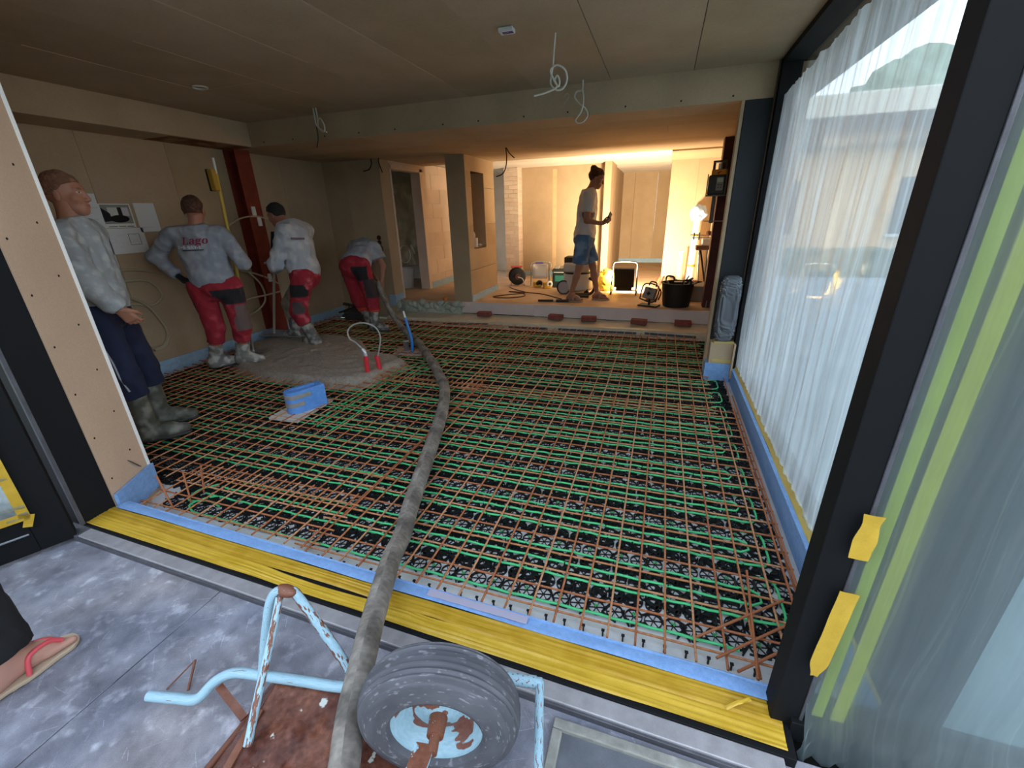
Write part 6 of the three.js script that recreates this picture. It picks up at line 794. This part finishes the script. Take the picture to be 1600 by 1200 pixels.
{ // hooded worker bent over the rake
  const J = { shR: [-3.82, 1.27, -3.83], shL: [-3.86, 1.27, -4.18], elR: [-3.98, 0.94, -3.76], elL: [-4.08, 1.0, -4.22], wrR: [-4.2, 0.87, -3.96], wrL: [-4.3, 0.95, -4.1], hpR: [-3.74, 0.8, -3.86], hpL: [-3.86, 0.8, -4.08], knR: [-3.87, 0.42, -3.84], knL: [-4.24, 0.44, -4.1], anR: [-3.8, 0.06, -3.93], anL: [-4.26, 0.06, -4.13], toR: [-3.98, 0, -3.95], toL: [-4.44, 0, -4.12], head: [-4.04, 1.44, -3.99], soleY: -0.01 };
  const w = figure('person', 'worker in a pale grey hooded sweater bending over a rake', J, { face: [-0.9, -0.42, 0.05], headUp: [-0.38, 0.92, 0], skin: '#9c6a55', hair: '#23201f', hairLow: -0.03, top: { color: wornColor(lin('#a9acb3'), lin('#c3c3c3'), 9, -0.1, 0.3, 5), hem: -0.02, hood: true, neck: 0.13, g: 0.03, fold: 0.018, sd: 8 }, bottom: { end: 0.4, g: 0.026, color: (x, y, z) => { if (z < -3.98 && x < -3.86) return wornColor(lin('#8d8270'), lin('#6e6658'), 9, -0.1, 0.3, 3)(x, y, z); let c = wornColor(redCl, lin('#c45c68'), 9, 0.05, 0.35, 6)(x, y, z); if (boxIn(x, y, z, [-3.76, 0.66, -3.76], [0.09, 0.07, 0.1])) c = darkPatch; if (boxIn(x, y, z, [-3.8, 0.47, -3.76], [0.05, 0.07, 0.07])) c = lin('#4f4648'); return c; } }, bootColor: bootGrey, bootTop: 0.42, hands: { R: { curl: 1.3, glove: '#b9b6b0' }, L: { curl: 1.3, glove: '#b9b6b0' } } });
  mesh('back_stripe', bar([-3.66, 1.2, -3.92], [-3.7, 1.21, -3.78], 0.012, 0.02), std({ color: '#6a5a62' }), w);
}
{ // worker bent double, holding the end of the hose
  const J = { shR: [-3.56, 1.02, -5.0], shL: [-3.9, 1.03, -5.02], elR: [-3.45, 0.8, -4.97], elL: [-3.86, 0.8, -5.14], wrR: [-3.47, 0.6, -4.93], wrL: [-3.62, 0.62, -5.03], hpR: [-3.58, 0.82, -4.7], hpL: [-3.79, 0.82, -4.72], knR: [-3.51, 0.43, -4.74], knL: [-3.79, 0.41, -4.8], anR: [-3.53, 0.06, -4.74], anL: [-3.72, 0.06, -4.92], toR: [-3.36, 0, -4.74], toL: [-3.72, 0, -5.1], head: [-3.72, 0.95, -5.25], soleY: -0.015 };
  figure('person', 'worker in a grey T-shirt and red trousers bent double over the hose end', J, { face: [0.05, -0.8, -0.6], headUp: [0, 0.6, -0.8], skin: '#9c6b55', hair: '#2a2320', top: { name: 't_shirt', short: true, color: greyKnit, hem: 0.02, g: 0.026, sd: 12 }, bottom: { end: 0.5, color: (x, y, z) => { if (y < 0.27) return lin('#c4472f'); let c = wornColor(redCl, lin('#b53a48'), 11, 0, 0.4, 9)(x, y, z); if (boxIn(x, y, z, [-3.56, 0.74, -4.62], [0.09, 0.09, 0.1])) c = darkPatch; if (boxIn(x, y, z, [-3.46, 0.55, -4.7], [0.07, 0.12, 0.12])) c = lin('#3a3032'); if (boxIn(x, y, z, [-3.88, 0.72, -4.68], [0.05, 0.1, 0.1])) c = darkPatch; return c; } }, bootColor: bootGrey, bootTop: 0.5, hands: { R: { curl: 1.2, dir: [0.02, -0.95, 0.3] }, L: { curl: 1.2 } } });
}
{ // the man with the phone in the back room
  const J = { shR: [-0.96, 1.59, -6.16], shL: [-1.03, 1.59, -6.5], elR: [-0.98, 1.28, -6.13], elL: [-1.1, 1.3, -6.56], wrR: [-0.79, 1.235, -6.16], wrL: [-1.08, 1.08, -6.56], hpR: [-1.03, 1.03, -6.24], hpL: [-1.05, 1.03, -6.43], knR: [-1.08, 0.66, -6.24], knL: [-0.92, 0.66, -6.44], anR: [-1.19, 0.27, -6.24], anL: [-0.84, 0.26, -6.44], toR: [-1.03, 0.2, -6.23], toL: [-0.62, 0.2, -6.43], head: [-0.9, 1.79, -6.33], soleY: FR + 0.02 };
  const w = figure('person', 'man in a white polo shirt and denim shorts walking with a phone', J, { bare: true, face: [0.9, -0.42, -0.05], headUp: [0.35, 0.93, 0], skin: '#9d6f57', hair: '#4b3220', hairLow: -0.05, bun: true, top: { name: 'polo_shirt', short: true, color: wornColor(lin('#c9c6c4'), lin('#d6d3d0'), 9, -0.1, 0.3, 5), hem: -0.03, collar: true, neck: 0.095, g: 0.024, fold: 0.014, hemW: 0.15 }, bottom: { name: 'shorts', end: -0.12, color: wornColor(lin('#4f6f93'), lin('#7d97b4'), 8, -0.1, 0.35, 2) }, hands: { R: { curl: 0.95, dir: [0.9, 0.35, 0], back: [0.2, -0.6, 0.75], side: [0, 0.5, 0.8] } } });
  one('mobile_phone', tf(cbx(0.07, 0.145, 0.009, 0, 0, 0, 0.004), { p: [-0.695, 1.305, -6.175], r: [0.2, 1.1, -0.75] }), std({ color: '#4d5358', roughness: 0.2 }), 'mobile phone held up by the walking man', 'phone');
}
{ // bystander on the terrace, only a foot and trouser leg in view
  const J = { shL: [-2.050, 1.4, -0.135], shR: [-1.690, 1.4, -0.075], elL: [-2.130, 1.1, -0.125], elR: [-1.590, 1.1, -0.055], wrL: [-2.110, 0.86, -0.215], wrR: [-1.590, 0.86, -0.155], hpL: [-1.960, 0.9, -0.275], hpR: [-1.780, 0.9, -0.175], knL: [-1.980, 0.48, -0.385], knR: [-1.730, 0.48, -0.025], anL: [-1.895, 0.1, -0.360], anR: [-1.690, 0.09, -0.035], toL: [-1.890, 0.04, -0.525], toR: [-1.660, 0.04, -0.225], head: [-1.870, 1.64, -0.145], soleY: 0.02 };
  figure('person', 'bystander on the terrace in black trousers and red flip-flops', J, { bare: true, face: [0, -0.1, -1], skin: '#b98a78', hair: '#3a2c24', strap: '#d9545c', soleColor: '#b9a48c', top: { color: wornColor(lin('#17171b'), lin('#222228'), 9, 0, 0.4, 3), hem: -0.02 }, bottom: { end: 0.93, color: wornColor(lin('#0b0b0d'), lin('#16161a'), 9, 0, 0.4, 2), wide: 0.075, fold: 0.016 } });
}
renderer.render(scene, camera);
